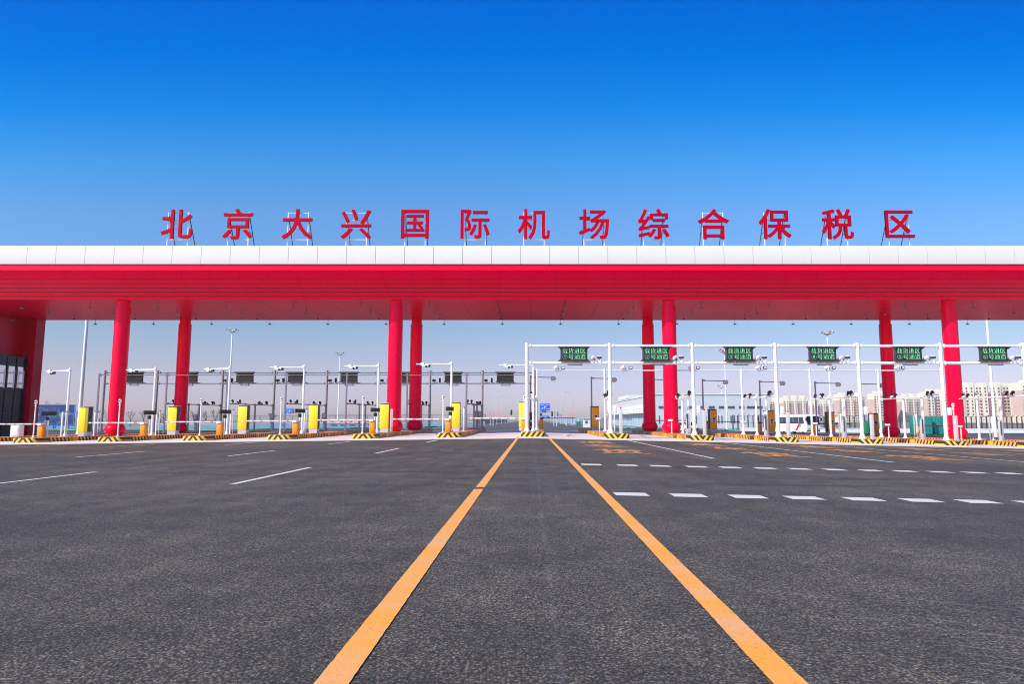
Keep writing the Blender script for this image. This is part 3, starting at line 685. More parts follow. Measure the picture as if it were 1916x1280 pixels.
# ------------------------------------------------------------------ white gantries of the signed lanes
YW = 55.6
zwu, zwl = ZZ(647.5, YW), ZZ(679.5, YW)
wx = [-0.35 + 6.77 * k for k in range(0, 8)]
wg = thing('sign_gantry', 'white double-beam gantry carrying the green lane signs', 'sign gantry', (0, YW, 0))
for x in wx:
    z0 = zi(x)
    b = MB(); b.cyl((0, 0, 0), (0, 0, zwu + 0.25 - z0), 0.15, 0.145, 16).cyl((0, 0, 0), (0, 0, 0.05), 0.34, n=14).cyl((0, 0, .05), (0, 0, .38), .27, .15, 14); b.build('post', M['white'], wg, (x, 0, z0))
for z, nm in ((zwu, 'upper_beam'), (zwl, 'lower_beam')):
    for a, c in zip(wx, wx[1:]):
        b = MB(); b.cyl((a + .14, 0, z), (c - .14, 0, z), 0.12, n=14)
        for e in (a + .3, c - .3): b.cyl((e - .035, 0, z), (e + .035, 0, z), 0.175, n=14)
        b.build(nm, M['white'], wg)
lines2 = '\u53f7\u901a\u9053'
zc = ZZ(663.5, YW)
for k, px in enumerate((1073.5, 1226.5, 1381.5, 1536.5, 1696, 1855), 1):
    x = XX(px, YW, 663)
    t = thing('lane_sign', f'black LED sign with green characters for lane {NUM[k]}', 'LED sign', (x, YW - 0.2, zc), 0, 'green LED lane signs')
    b = MB(); b.box((0, 0, 0), (2.2, 0.22, 1.10), bev=.015); bo = b.build('sign_housing', M['dgrey'], t)
    b = MB(); b.box((0, -0.115, 0), (2.02, 0.014, 0.98)); b.build('sign_screen', M['ledpanel'], bo)
    b = MB(); b.prism([(-1.10, 0.40), (-1.10, 0.55), (1.10, 0.55), (1.10, 0.40), (1.32, 0.585), (1.32, 0.60), (-1.32, 0.60), (-1.32, .585)], -0.30, -0.04)
    b.prism([(-1.10, -0.40), (-1.32, -0.585), (-1.32, -0.60), (1.32, -0.60), (1.32, -.585), (1.10, -0.40), (1.10, -.55), (-1.10, -.55)], -0.30, -.04); b.build('sign_hood', M['dgrey'], t)
    for txt, z in (('\u8f7d\u8d27\u8fdb\u533a', 0.09), (chr(0x2460 + k - 1) + lines2, -0.40)):
        me = text_mesh(txt, 0.485, 0.004, M['led'], -0.012); me.transform(Matrix.Translation((0, -0.132, z - 0.0)) @ Matrix.Rotation(math.pi / 2, 4, 'X'))
        meshobj('lettering', me, t)
    b = MB(); b.box((0.08, -0.12, -0.86), (1.22, 0.12, 0.085), bev=.012); lb = b.build('light_bar', M['dgrey'], t)
    for q in (-.35, .5):
        b = MB(); b.box((q, -.02, -.74), (.07, .1, .26)); b.build('light_bracket', M['white'], lb)
bc = thing('bullet_camera', '', 'camera', (0, 0, 0), 0, 'white cameras on the white gantry')
b = MB(); b.box((-0.05, -0.12, 0.40), (0.24, 0.5, 0.2), rx=-0.5, rz=0.5, bev=.04); b.build('camera_body', M['whiteb'], bc)
b = MB(); b.cyl((-0.03, 0, 0.1), (0.0, 0, 0.36), 0.045, n=8).box((0, -.13, .0), (.12, .06, .3)); b.build('bracket', M['lgrey'], bc)
b = MB(); b.cyl((.06, -0.32, 0.26), (.09, -.37, 0.23), 0.07, n=10); b.build('lens', M['black'], bc)
fl = thing('floodlight', '', 'floodlight', (0, 0, 0), 0, 'floodlights on the white gantry')
b = MB(); b.box((0, -0.08, 0.42), (0.38, 0.28, 0.16), bev=.02); b.build('lamp_housing', M['dgrey'], fl)
b = MB(); b.box((0, -0.10, 0.53), (0.30, 0.2, 0.07), bev=.02).cyl((0, 0, .1), (0, 0, .35), .05, n=8).box((0, -.135, 0.05), (0.26, .05, .3)); b.build('bracket', M['whiteb'], fl)
PBc, PFl = Proto(bc), Proto(fl)
for k, px in enumerate((1073.5, 1226.5, 1381.5, 1536.5, 1696, 1855), 1):
    x = XX(px, YW, 663)
    PBc.put((x + 1.58, YW, zwl + .02), f'white tilted camera beside the lane {NUM[k]} sign on the white gantry'); PFl.put((x + 2.08, YW, zwl + .02), f'white floodlight past the camera beside the lane {NUM[k]} sign')
YV = 66.1
zv = ZZ(693.5, YV)
vx = [0.57] + [7.12 + 6.625 * i for i in range(6)]
vg = thing('slim_gantry', 'slim white single-beam gantry behind the green lane signs', 'gantry', (0, YV, 0))
for x in vx:
    z0 = zi(x)
    b = MB(); b.cyl((0, 0, 0), (0, 0, zv + 0.18 - z0), 0.105, n=12).cyl((0, 0, 0), (0, 0, 0.05), 0.26, n=12).cyl((0, 0, .05), (0, 0, .3), .2, .1, 12); b.build('post', M['white'], vg, (x, 0, z0))
for a, c in zip(vx, vx[1:]):
    b = MB(); b.cyl((a + .1, 0, zv), (c - .1, 0, zv), 0.055, n=10)
    for e in (a + .24, c - .24): b.cyl((e - .03, 0, zv), (e + .03, 0, zv), 0.12, n=10)
    b.build('beam', M['white'], vg)
PV = Proto(copy_tree(bc)); PV.o['group'] = 'white cameras on the slim white gantry'
PW = thing('lane_floodlight', '', 'floodlight', (0, 0, 0), 0, 'square floodlights on the slim white gantry')
b = MB(); b.box((0, -0.06, 0.24), (0.36, 0.10, 0.26), bev=.015); q = b.build('lamp_housing', M['black'], PW)
b = MB(); b.box((0, -0.115, 0.24), (0.24, 0.01, 0.14)); b.build('lamp_glass', M['whiteb'], q)
b = MB(); b.box((0, 0, .07), (.08, .06, .12)); b.build('bracket', M['lgrey'], PW)
PW = Proto(PW)
for k, (a, c) in enumerate(((1041, 1054.5), (1167, 1181.5), (1294.5, 1308.5), (1421.5, 1435.5), (1551.5, 1565), (1683, 1696)), 1):
    PV.put((XX(a, YV), YV - .05, zv - .08), f'white camera on the slim white gantry over lane {NUM[k]}', R(20)); PW.put((XX(c, YV), YV, zv + .03), f'black square floodlight on the slim white gantry over lane {NUM[k]}')
for k in range(1, 7):
    xa, xb = wx[k] + .0, (vx[k] if k < len(vx) else vx[-1])
    camera_frame(xa, YW, xb, YV, ZZ(740.5, YW), (0.33, 0.62), M['white'], 'white camera rail with black spotlights, ' + isl(k), 5, M['whiteb'])
camera_frame(wx[0], YW, vx[0], YV, ZZ(742, YW), (0.4, .75), M['white'], 'white camera rail with cameras, ' + isl(0), 2, M['whiteb'])
rp = thing('signal_post', '', 'sensor post', (0, 0, 0), 0, 'grey box posts with a red cap')
b = MB(); b.box((0, 0, 0.95), (0.24, 0.24, 1.9), bev=.015).box((0, 0, .03), (.36, .36, .06)); b.build('post', M['lgrey'], rp)
b = MB(); b.box((0, 0, 1.93), (0.26, 0.26, 0.06), bev=.01); b.build('post_cap', M['whiteb'], rp)
b = MB(); b.lathe([(.07, 1.96), (.075, 2.06), (.05, 2.12), (.01, 2.13)], n=12); b.build('beacon', M['redcap'], rp)
PR = Proto(rp)
gp = thing('detector_post', '', 'sensor post', (0, 0, 0), 0, 'plain grey detector posts')
b = MB(); b.box((0, 0, 0.92), (0.22, 0.26, 1.84), bev=.015).box((0, 0, .03), (.34, .36, .06)); b.build('post', M['lgrey'], gp)
b = MB(); b.box((0, -0.132, 1.1), (0.12, 0.012, 1.2)); b.build('detector_window', M['dgrey'], gp)
PG = Proto(gp)
PT_ = Proto(copy_tree(sn)); PT_.o['group'] = 'slim white sensor posts of the signed lanes'
wbx = thing('signal_box', '', 'control box', (0, 0, 0), 0, 'white boxes fixed to the gantry posts')
b = MB(); b.box((0, 0, 0), (0.30, 0.26, 0.62), bev=.02); b.build('box_body', M['whiteb'], wbx)
b = MB(); b.box((0, -0.135, 0), (0.22, 0.02, 0.5), bev=.004).box((-.16, 0, .15), (.08, .08, .06)).box((-.16, 0, -.15), (.08, .08, .06)); b.build('door', M['white'], wbx)
PWB = Proto(wbx)
stc = thing('stand_camera', '', 'camera stand', (0, 0, 0), 0, 'low white camera stands')
b = MB(); b.cyl((0, 0, 0), (0, 0, 1.12), 0.05, n=10).cyl((0, 0, 0), (0, 0, .05), .13, n=10); b.build('post', M['white'], stc)
b = MB(); b.box((-0.12, -0.05, 1.2), (0.46, 0.2, 0.17), bev=.03); q = b.build('camera_body', M['whiteb'], stc)
b = MB(); b.cyl((-.36, -.05, 1.2), (-.34, -.05, 1.2), .06, n=10); b.build('lens', M['dgrey'], q)
PST = Proto(stc)
for k in range(1, 7):
    x = KX(k); a = wx[k]
    PR.put((x + 0.35, 54.75, zi(x)), 'grey box post with a red beacon, ' + isl(k))
    PG.put((x - 0.15, 58.6, zi(x)), 'plain grey detector post, ' + isl(k))
    PT_.put((x + 0.55, 60.6, zi(x)), 'pair of slim white sensor posts, ' + isl(k))
    PWB.put((a + 0.36, YW, ZZ(765, YW) + zg(x) * .3), 'white box fixed to the white gantry post ' + isl(k))
    PST.put((x - 0.5, 63.4, zi(x)), 'low white camera stand, ' + isl(k))
# grey L poles carrying square lane plates, and the back barriers
lpz = thing('lane_signal_pole', '', 'signal pole', (0, 0, 0), 0, 'grey poles with a square lane signal on an arm')
b = MB(); b.cyl((0, 0, 0), (0, 0, 6.1), 0.10, 0.085, 12).cyl((0, 0, 0), (0, 0, .06), .22, n=10); b.build('pole', M['grey'], lpz)
b = MB(); b.cyl((0, 0, 5.92), (2.85, 0, 5.84), 0.05, n=8).cyl((0.05, 0, 5.92), (.3, 0, 5.915), .09, n=8); b.build('arm', M['grey'], lpz)
b = MB(); b.box((2.62, -0.1, 5.72), (0.5, 0.14, 0.5), bev=.03).box((2.9, -.1, 5.72), (.08, .1, .24)); q = b.build('lane_signal', M['grey'], lpz)
b = MB(); b.box((2.62, -0.175, 5.72), (0.4, 0.012, 0.4)); b.build('signal_face', M['lgrey'], q)
PLZ = Proto(lpz)
for k, px in ((0, 992.5), (1, 1107.5), (2, 1208), (3, 1317), (4, 1424.5), (5, 1529), (6, 1612)):
    x = XX(px, 79.2, 805); PLZ.put((x, 79.2, zi(x)), 'grey pole with a square signal, ' + isl(k))
bb = thing('dark_boom_barrier', '', 'barrier gate', (0, 0, 0), 0, 'rear boom barriers behind the kiosks')
b = MB(); b.box((0, 0.16, 0.55), (0.44, 0.42, 1.08), bev=.02); hs = b.build('housing', M['orange'], bb)
b = MB(); b.box((0, -.06, .55), (.32, .02, .8)); b.build('door', M['orange'], hs)
b = MB(); b.box((2.0, -0.1, 1.18), (4.0, 0.05, 0.10), bev=.01).box((.05, -.1, 1.18), (.4, .09, .18)); b.build('boom_arm', M['dgrey'], bb)
b = MB(); b.cyl((-0.05, 0.1, 1.08), (-0.05, 0.1, 1.55), 0.03, n=8).box((-.05, .08, 1.6), (.22, .14, .3), bev=.03); b.build('warning_light', M['black'], bb)
PBB = Proto(bb)
for k, px, y in ((0, 1013, 81), (1, 1119, 80.5), (2, 1220, 81), (3, 1322, 81), (4, 1420, 77), (5, 1525, 77), (6, 1729, 70)):
    x = XX(px, y, 808) if k not in (6,) else KX(6) - 0.3; PBB.put((x, y, zi(x)), 'rear orange barrier with dark boom, ' + isl(k))
t = thing('fire_cabinet', 'black cabinet with a round red light on the centre island', 'cabinet', (XX(993.8, 62), 62, zi(0)))
b = MB(); b.box((0, 0, 0.62), (0.30, 0.3, 1.24), bev=.02); b.build('cabinet_body', M['black'], t)
b = MB(); b.lathe([(.10, 1.22), (.17, 1.32), (.19, 1.46), (.15, 1.58), (.05, 1.66), (.01, 1.67)], n=16); b.build('red_light', M['redcap'], t)
b = MB(); b.box((0, -.158, .85), (.14, .02, .16)).box((0, -.158, .35), (.2, .02, .07)); b.build('label_plate', M['whiteb'], t)

# ------------------------------------------------------------------ masts, lamps, signs, planting beyond the gate
def mast(x, y, zt, r, label, crown):
    z0 = zg(x); t = thing('floodlight_mast', label, 'light mast', (x, y, z0), 0, 'tall floodlight masts'); hh = zt - z0
    b = MB(); b.cyl((0, 0, 0), (0, 0, hh), r, r * .6, 14).cyl((0, 0, 0), (0, 0, .5), r * 1.4, r * 1.05, 14); b.build('pole', M['white'], t)
    if crown:
        b = MB(); n = 10 if crown == 2 else 6; rr = 1.9 if crown == 2 else 1.6
        b.lathe([(rr * .55, hh - .55), (rr * .62, hh - .5), (rr * .55, hh - .45)], n=18)
        for i in range(n):
            a = 2 * math.pi * i / n; b.cyl((0, 0, hh - .9), (rr * math.cos(a), rr * math.sin(a), hh), .05, n=6)
        b.build('crown_frame', M['lgrey'], t)
        for i in range(n):
            a = 2 * math.pi * (i + .5) / n; b = MB(); b.box((rr * .9 * math.cos(a), rr * .9 * math.sin(a), hh + .02), (.55, .3, .42), rz=a + math.pi / 2, rx=.6, bev=.03); b.build('floodlight', M['grey'] if i % 2 else M['lgrey'], t)
mast(XX(150.5, 92, 765), 92, ZZ(520, 92), .26, 'thick white mast passing behind the canopy beside the gatehouse', 2)
mast(XX(427, 186, 780), 186, ZZ(617, 186), .3, 'white floodlight mast with six lamps left of the paired red columns'.replace('left of', 'before'), 1)
mast(XX(632, 240, 795), 240, ZZ(661, 240), .26, 'smaller white floodlight mast behind the yellow kiosks', 1)
mast(XX(1556, 192, 790), 192, ZZ(622, 192), .28, 'white mast with a wide ring of lamps behind the lane four sign', 2)
mast(XX(1861, 105, 790), 105, ZZ(520, 105), .24, 'thick white mast passing behind the lane six sign', 2)
mast(XX(1360, 150, 790), 150, ZZ(655, 150), .16, 'slim white mast behind the lane three sign', 1)
mast(XX(1352, 210, 790), 210, ZZ(722, 210), .14, 'short white mast with lamps in front of the warehouse', 1)

st = thing('street_lamp', '', 'street lamp', (0, 0, 0), 0, 'street lamps lining the road beyond')
b = MB(); b.cyl((0, 0, 0), (0, 0, 9.3), .11, .07, 10).cyl((0, 0, 0), (0, 0, .4), .17, .12, 10); b.build('pole', M['lgrey'], st)
b = MB(); b.cyl((0, 0, 9.2), (2.1, 0, 9.75), .05, n=8); b.build('arm', M['lgrey'], st)
b = MB(); b.box((2.2, 0, 9.78), (.8, .24, .1), ry=-.25, bev=.02); b.build('lamp_head', M['lgrey'], st)
PL2 = Proto(st)
ban = thing('lamp_banner', '', 'banner', (0, 0, 0), 0, 'pairs of red banners on the street lamps')
for s in (-1, 1):
    b = MB(); b.box((s * .5, 0, 3.05), (.42, .03, 1.3)); b.build('banner_cloth', M['bannerred'], ban)
b = MB(); b.cyl((-.9, 0, 3.84), (.9, 0, 3.84), .025, n=6).cyl((-.9, 0, 2.27), (.9, 0, 2.27), .025, n=6); b.build('banner_bar', M['lgrey'], ban)
PBn = Proto(ban)
for i in range(7):
    y = 200 + 38 * i
    for s, nm in ((1, 'warehouse'), (-1, 'fence')):
        x = 11.9 * s; PL2.put((x, y, zg(x)), f'slim grey street lamp on the {nm} side, {ORD[i + 1]} along the road', math.pi if s > 0 else 0)
        if i < 5: PBn.put((x, y - .2, zg(x)), f'pair of red banners on the {ORD[i + 1]} street lamp, {nm} side')

def road_sign(px0, py0, px1, py1, Y, label, arm=0, marks=True):
    a, c = PT(px0, py0, Y), PT(px1, py1, Y); w, h = c.x - a.x, a.z - c.z; x, z = (a.x + c.x) / 2, (a.z + c.z) / 2
    px = x + arm; t = thing('direction_sign', label, 'road sign', (x, Y, zg(x)), 0, 'blue direction signs')
    z -= zg(x)
    b = MB(); b.box((0, 0, z), (w, .08, h), bev=.02); s = b.build('sign_plate', M['bluesign'], t)
    b = MB(); b.cyl((arm, .12, 0), (arm, .12, z + h * .4), .10, n=10).cyl((arm, .12, z), (0, .12, z), .06, n=8); b.build('pole', M['lgrey'], t)
    b = MB()
    for u, v, ww, hh, r in ((-.25, .28, .3, .06, 0), (.25, .28, .3, .06, 0), (0, -.05, .07, .55, 0), (.12, .02, .3, .06, .5), (-.15, -.12, .32, .06, -.5), (-.28, -.32, .22, .06, 0), (.28, -.3, .26, .06, 0)):
        b.box((u * w, -.046, z + v * h), (ww * w, .012, hh * h), ry=r)
    b.build('arrow_marking', M['whiteb'], s)
road_sign(1010, 755.5, 1028.5, 768, 150, 'large blue direction sign beside the centre island', 2.6)
road_sign(1010.5, 768.6, 1022, 772.5, 150.4, 'narrow blue plate under the large blue direction sign', 2.4)
road_sign(1014, 778, 1028, 783.6, 260, 'pale small blue sign low over the far road', 3)
road_sign(1044, 775, 1051, 779.5, 300, 'tiny blue sign beyond the signed lanes', 2)
road_sign(535, 764, 549.5, 774, 130, 'small blue direction sign behind the gatehouse lanes', -1.6)
def traffic_light(px, py, Y, arm, label):
    p = PT(px, py, Y); t = thing('traffic_light', label, 'traffic light', (p.x, Y, zg(p.x))); h = p.z - zg(p.x)
    b = MB(); b.cyl((0, 0, 0), (0, 0, h + .3), .12, .09, 10); b.build('pole', M['lgrey'], t)
    b = MB(); b.cyl((0, 0, h), (arm, 0, h), .05, n=8); b.build('arm', M['lgrey'], t)
    for e in (.68, 1.0):
        b = MB(); b.box((arm * e, -.1, h), (.42, .25, 1.25), bev=.05); s = b.build('signal_head', M['black'], t)
        b = MB()
        for q in (-.38, 0, .38): b.cyl((arm * e, -.25, h + q), (arm * e, -.22, h + q), .14, n=10)
        b.build('signal_lens_dot', M['dgrey'], s)
traffic_light(923, 772, 165, 6.4, 'traffic light arm over the far road on the fence side')
traffic_light(1060, 775, 172, -3.6, 'traffic light arm over the far road beside the street lamps')

# fences, hoardings and netting
def fence(name, label, p0, p1, h, sp, pr, rail, mat, top=0.0, pick=0.3, group=None):
    p0, p1 = Vector(p0), Vector(p1); d = p1 - p0; L = d.length; u = d.normalized()
    t = thing(name, label, 'fence', (p0.x, p0.y, 0), 0, group); n = max(2, int(L / sp))
    me = None
    for i in range(n + 1):
        q = u * (L * i / n); z = zg(p0.x + q.x)
        if me is None:
            b = MB(); b.box((0, 0, h / 2), (pr, pr, h), bev=pr * .1)
            if top: b.cyl((0, 0, h - .05), (top * .8, -top * .5, h + top * .45), pr * .4, pr * .3, 8)
            me = b.mesh('post', mat)
        meshobj('post', me, t, (q.x, q.y, z))
    b = MB(); z0, z1 = zg(p0.x), zg(p1.x)
    for e in rail: b.cyl(Vector((0, 0, z0 + h * e)), d + Vector((0, 0, z1 + h * e)), .03, n=6)
    m_ = int(L / pick)
    for i in range(m_):
        q = u * (L * (i + .5) / m_); b.box((q.x, q.y, zg(p0.x + q.x) + h * .5), (.025, .025, h * .86))
    b.build('fence_grille', mat, t, smooth=False)
fence('picket_fence', 'long dark picket fence behind the gatehouse lanes', (-105, 196, 0), (-13, 196, 0), 3.1, 3.0, .12, (.08, .55, .93, .99), M['dgrey'], 0, .7)
fence('security_fence', 'black security fence with bent post tops before the apartments', (44, 150, 0), (116, 150, 0), 3.3, 1.1, .2, (.12, .5, .95), M['dgrey'], .45, .28)
def low_wall(name, label, x0, x1, y, h, mat, cat='low wall', th=.25):
    t = thing(name, label, cat, ((x0 + x1) / 2, y, 0)); z0, z1 = zg(x0), zg(x1); L = (x1 - x0) / 2
    b = MB(); b.prism([(-L, z0 - .2), (L, z1 - .2), (L, z1 + h), (-L, z0 + h)], 0, th); b.build('wall_body', mat, t)
    b = MB(); b.prism([(-L, z0 + h + .003), (L, z1 + h + .003), (L, z1 + h + .12), (-L, z0 + h + .12)], -.06, th + .06); b.build('coping', M['whiteb'], t)
low_wall('low_wall', 'low white wall along the black security fence', 42, 125, 138, .55, M['whiteb'])
low_wall('low_wall', 'low grey wall at the foot of the dark picket fence', -110, -13, 194, .8, M['hoard'])
for x0, x1, y0, y1 in ((-130, -20, 132, 190), (14, 40, 132, 190)):
    m = MB(); nx, ny = 40, 10; random.seed(3)
    g = [[m.b.verts.new((x0 + (x1 - x0) * i / nx, y0 + (y1 - y0) * j / ny, zg(x0 + (x1 - x0) * i / nx) + .05 + random.random() * .22)) for i in range(nx + 1)] for j in range(ny + 1)]
    for j in range(ny):
        for i in range(nx): m.b.faces.new((g[j][i], g[j][i + 1], g[j + 1][i + 1], g[j + 1][i]))
    structure(m.build('dust_netting_ground', M['net']))
m = MB()
for a, c in ((-140, -12.5), (12.5, 140)): strip(m, a, c, 128, 131, .12)
structure(m.build('pale_kerb_strip', M['concrete'], smooth=False))
def hoarding(x, y0, y1, h, mat, label):
    t = thing('hoarding', label, 'hoarding', (x, y0, zg(x))); n = int((y1 - y0) / 6)
    for i in range(n):
        b = MB(); b.box((0, (i + .5) * 6, h / 2 + .15), (.08, 5.9, h)); b.build('hoarding_panel', mat if i % 3 else M['hoard'], t)
    b = MB(); b.box((0, (y1 - y0) / 2, h + .2), (.12, y1 - y0, .08)); b.build('top_rail', M['whiteb'], t)
hoarding(-14.5, 200, 420, 1.7, M['hoard'], 'long blue grey hoarding along the far road, fence side')
hoarding(14.5, 200, 420, 1.9, M['hoardw'], 'long pale blue hoarding along the far road, warehouse side')
t = thing('fence_banner', 'faded red banner with white blocks on the picket fence', 'banner', (XX(648, 193), 193, zg(-50) + 1.15))
for i in range(14):
    if i % 3 != 2:
        b = MB(); b.box((-5.6 + .85 * i, 0, .5), (.80, .03, 1.0)); b.build('banner_sheet', M['bannerred'], t)
b = MB(); b.box((0, .05, 1.05), (12.4, .04, .06)); b.build('banner_rail', M['lgrey'], t)

# mural billboard
a, c = PT(68, 758, 140), PT(138, 797, 140)
t = thing('billboard', 'blue billboard with pale shapes behind the gatehouse', 'billboard', ((a.x + c.x) / 2, 140, zg(-80)))
n = NT('billboard print'); o_ = n.xyz(); nz = n.noise(.5, 5, .65, n.mapv(scale=(1, 1, 1.6)))
cc = n.ramp(nz, [(.40, (.006, .018, .09)), (.5, (.01, .035, .15)), (.56, (.03, .09, .22)), (.62, (.25, .27, .28)), (.7, (.16, .11, .10))])
n.set(n.mix(n.ramp(n.m_('DIVIDE', o_['Z'], 6.0), [(.62, 0.0), (.8, 1.0)]), cc, (.006, .03, .17)), .6)
w = c.x - a.x; z0, z1 = c.z - zg(-80), a.z - zg(-80)
b = MB(); b.box((0, 0, (z0 + z1) / 2), (w, .2, z1 - z0)); pn = b.build('billboard_panel', n.m, t)
b = MB(); b.box((0, -.12, z1), (w + .2, .1, .16)).box((0, -.12, z0), (w + .2, .1, .16)).box((-w / 2, -.12, (z0 + z1) / 2), (.16, .1, z1 - z0 - .2)).box((w / 2, -.12, (z0 + z1) / 2), (.16, .1, z1 - z0 - .2)); b.build('billboard_frame', M['bluesign'], t)
for s in (-.35, 0, .35):
    b = MB(); b.cyl((w * s, .25, 0), (w * s, .25, z1 - .3), .14, n=8); b.build('post', M['grey'], t)

# bare trees
def bare_tree(x, y, h, seed, label):
    rnd = random.Random(seed); t = thing('bare_tree', label, 'tree', (x, y, zg(x)), 0, 'leafless trees behind the fences')
    tr = MB(); tr.cyl((0, 0, 0), (0, 0, h * .4), .13, .09, 8); tr.build('trunk', M['bark'], t)
    cr = MB()
    def grow(p, d, L, r, n):
        q = p + d * L; cr.cyl(p, q, r, r * .6, 5)
        if n == 0: return
        for _ in range(rnd.choice((2, 3, 3))):
            v = Vector((rnd.uniform(-1, 1), rnd.uniform(-1, 1), rnd.uniform(.1, .9))); grow(q, (d * 1.1 + v * .75).normalized(), L * rnd.uniform(.58, .8), r * .62, n - 1)
    for i in range(5):
        a = rnd.uniform(0, 6.28); z = h * (.26 + .035 * i); grow(Vector((0, 0, z)), Vector((math.cos(a) * .5, math.sin(a) * .5, 1)).normalized(), h * .22, .06, 3)
    cr.build('crown', M['bark'], t)
for i, (px, y, h, wh) in enumerate(((100, 150, 6.6, 'above the blue billboard'), (138, 205, 6.0, 'just past the blue billboard'), (157, 210, 5.5, 'behind the first yellow kiosk from the gatehouse'), (186, 205, 5.6, 'before the first red column'), (200, 214, 5.2, 'close behind the first red column'),
        (243, 205, 5.2, 'past the first red column'), (268, 212, 5.4, 'under the first dark sign'), (300, 208, 5.0, 'behind the second yellow kiosk'), (362, 205, 5.6, 'past the second red column'), (384, 212, 5.4, 'under the second dark sign'), (402, 206, 5.8, 'beside the tall lamp mast'), (508, 215, 4.6, 'under the fourth dark sign'))):
    x = XX(px, y); bare_tree(x, y, h, 20 + i, 'leafless grey tree ' + wh)

# ------------------------------------------------------------------ warehouse, guard hut, apartments
def block(t, name, mat, x0, x1, y0, y1, z0, z1):
    b = MB(); b.box(((x0 + x1) / 2, (y0 + y1) / 2, (z0 + z1) / 2), (x1 - x0, y1 - y0, z1 - z0)); return b.build(name, mat, t)
YH = 200; zg0 = -1.26
wh = thing('warehouse', 'long pale warehouse with dark strip windows behind the signed lanes', 'warehouse', (0, 0, 0))
xa, xb = XX(1226, YH), XX(1441, YH); zr = ZZ(738.5, YH)
wl = block(wh, 'wall', M['wall'], xa, xb, YH, YH + 110, zg0, zr)
block(wh, 'roof', M['roofw'], xa - .25, xb + .25, YH - .25, YH + 110.2, zr + .003, zr + .3)
block(wh, 'base_course', M['wall'], xa - .12, xb + .12, YH - .12, YH, zg0, ZZ(777, YH))
i = 0
for a, c in ((1233, 1246), (1253, 1260), (1268, 1276), (1286, 1296), (1306, 1318), (1327, 1338), (1346, 1356), (1363, 1376), (1384, 1394), (1399, 1414), (1418, 1428)):
    x0, x1 = XX(a, YH), XX(c, YH); b = MB(); b.box(((x0 + x1) / 2, YH - .02, (ZZ(760, YH) + ZZ(765, YH)) / 2), (x1 - x0, .08, ZZ(760, YH) - ZZ(765, YH))); b.build('strip_window', M['bglass'], wh)
for a in (1234, 1303, 1318, 1345, 1351, 1368, 1374, 1381, 1392, 1420, 1428):
    x0 = XX(a, YH); b = MB(); b.box((x0, YH - .14, (ZZ(778, YH) + ZZ(793, YH)) / 2), (.3, .08, ZZ(778, YH) - ZZ(793, YH))); b.build('slit_window', M['bglass'], wh)
# lower glazed wing running back along the road
wing = thing('glazed_wing', 'low white building wing with long eaves beside the warehouse', 'building', (0, 0, 0))
xw = xa - .6
block(wing, 'wall', M['wall'], xw, xa - .05, YH + 2, YH + 110, zg0, 4.2)
block(wing, 'eaves', M['roofw'], xw - 1.6, xa - .03, YH + 1, YH + 112, 3.4, 3.75)
block(wing, 'upper_wall', M['roofw'], xw + .1, xa - .04, YH + 2, YH + 110, 4.2, 6.2)
for j in range(16):
    b = MB(); b.box((xw - .02, YH + 6 + 6.4 * j, 1.2), (.08, 4.4, 3.4)); b.build('window', M['hoardw'], wing)
for j in range(17):
    b = MB(); b.box((xw - 1.3, YH + 3 + 6.4 * j, 4.3), (.08, .08, 1.1)); b.build('railing_post', M['grey'], wing)
b = MB(); b.box((xw - 1.3, YH + 55, 4.86), (.06, 106, .06)); b.build('railing_rail', M['grey'], wing)
t = thing('roof_canopy', 'bright white wedge shaped roof beyond the low wing', 'roof', (XX(1188, 320, 742), 320, 0))
p = ZZ(746.5, 320); q = ZZ(739.5, 320)
b = MB(); b.prism([(-4, p), (-4, q), (7.5, q + .15), (7.5, q - .25)], 0, 30); b.build('roof_slab', M['roofw'], t)
for s in (-3.5, 6.5):
    b = MB(); b.box((s, 4, (p + zg0) / 2 - .1), (.5, .5, p - zg0 - .2)); b.build('support', M['lgrey'], t)
Y = 140; x0, x1 = XX(1092.5, Y), XX(1109, Y); z0 = zg(x0)
t = thing('guard_hut', 'small white guard hut behind the orange kiosk', 'guard hut', ((x0 + x1) / 2, Y, z0)); w = x1 - x0; h = ZZ(783.5, Y) - z0
b = MB(); b.box((0, 1, h / 2), (w, 2, h)); b.build('wall', M['whiteb'], t)
b = MB(); b.box((0, 1, h + .06), (w + .5, 2.5, .12)); b.build('roof', M['roofw'], t)
b = MB(); b.box((-w * .2, -.01, h * .6), (w * .25, .06, h * .3)); b.build('window', M['bglass'], t)
b = MB(); b.box((w * .25, -.01, h * .42), (w * .22, .06, h * .8)); b.build('door', M['lgrey'], t)

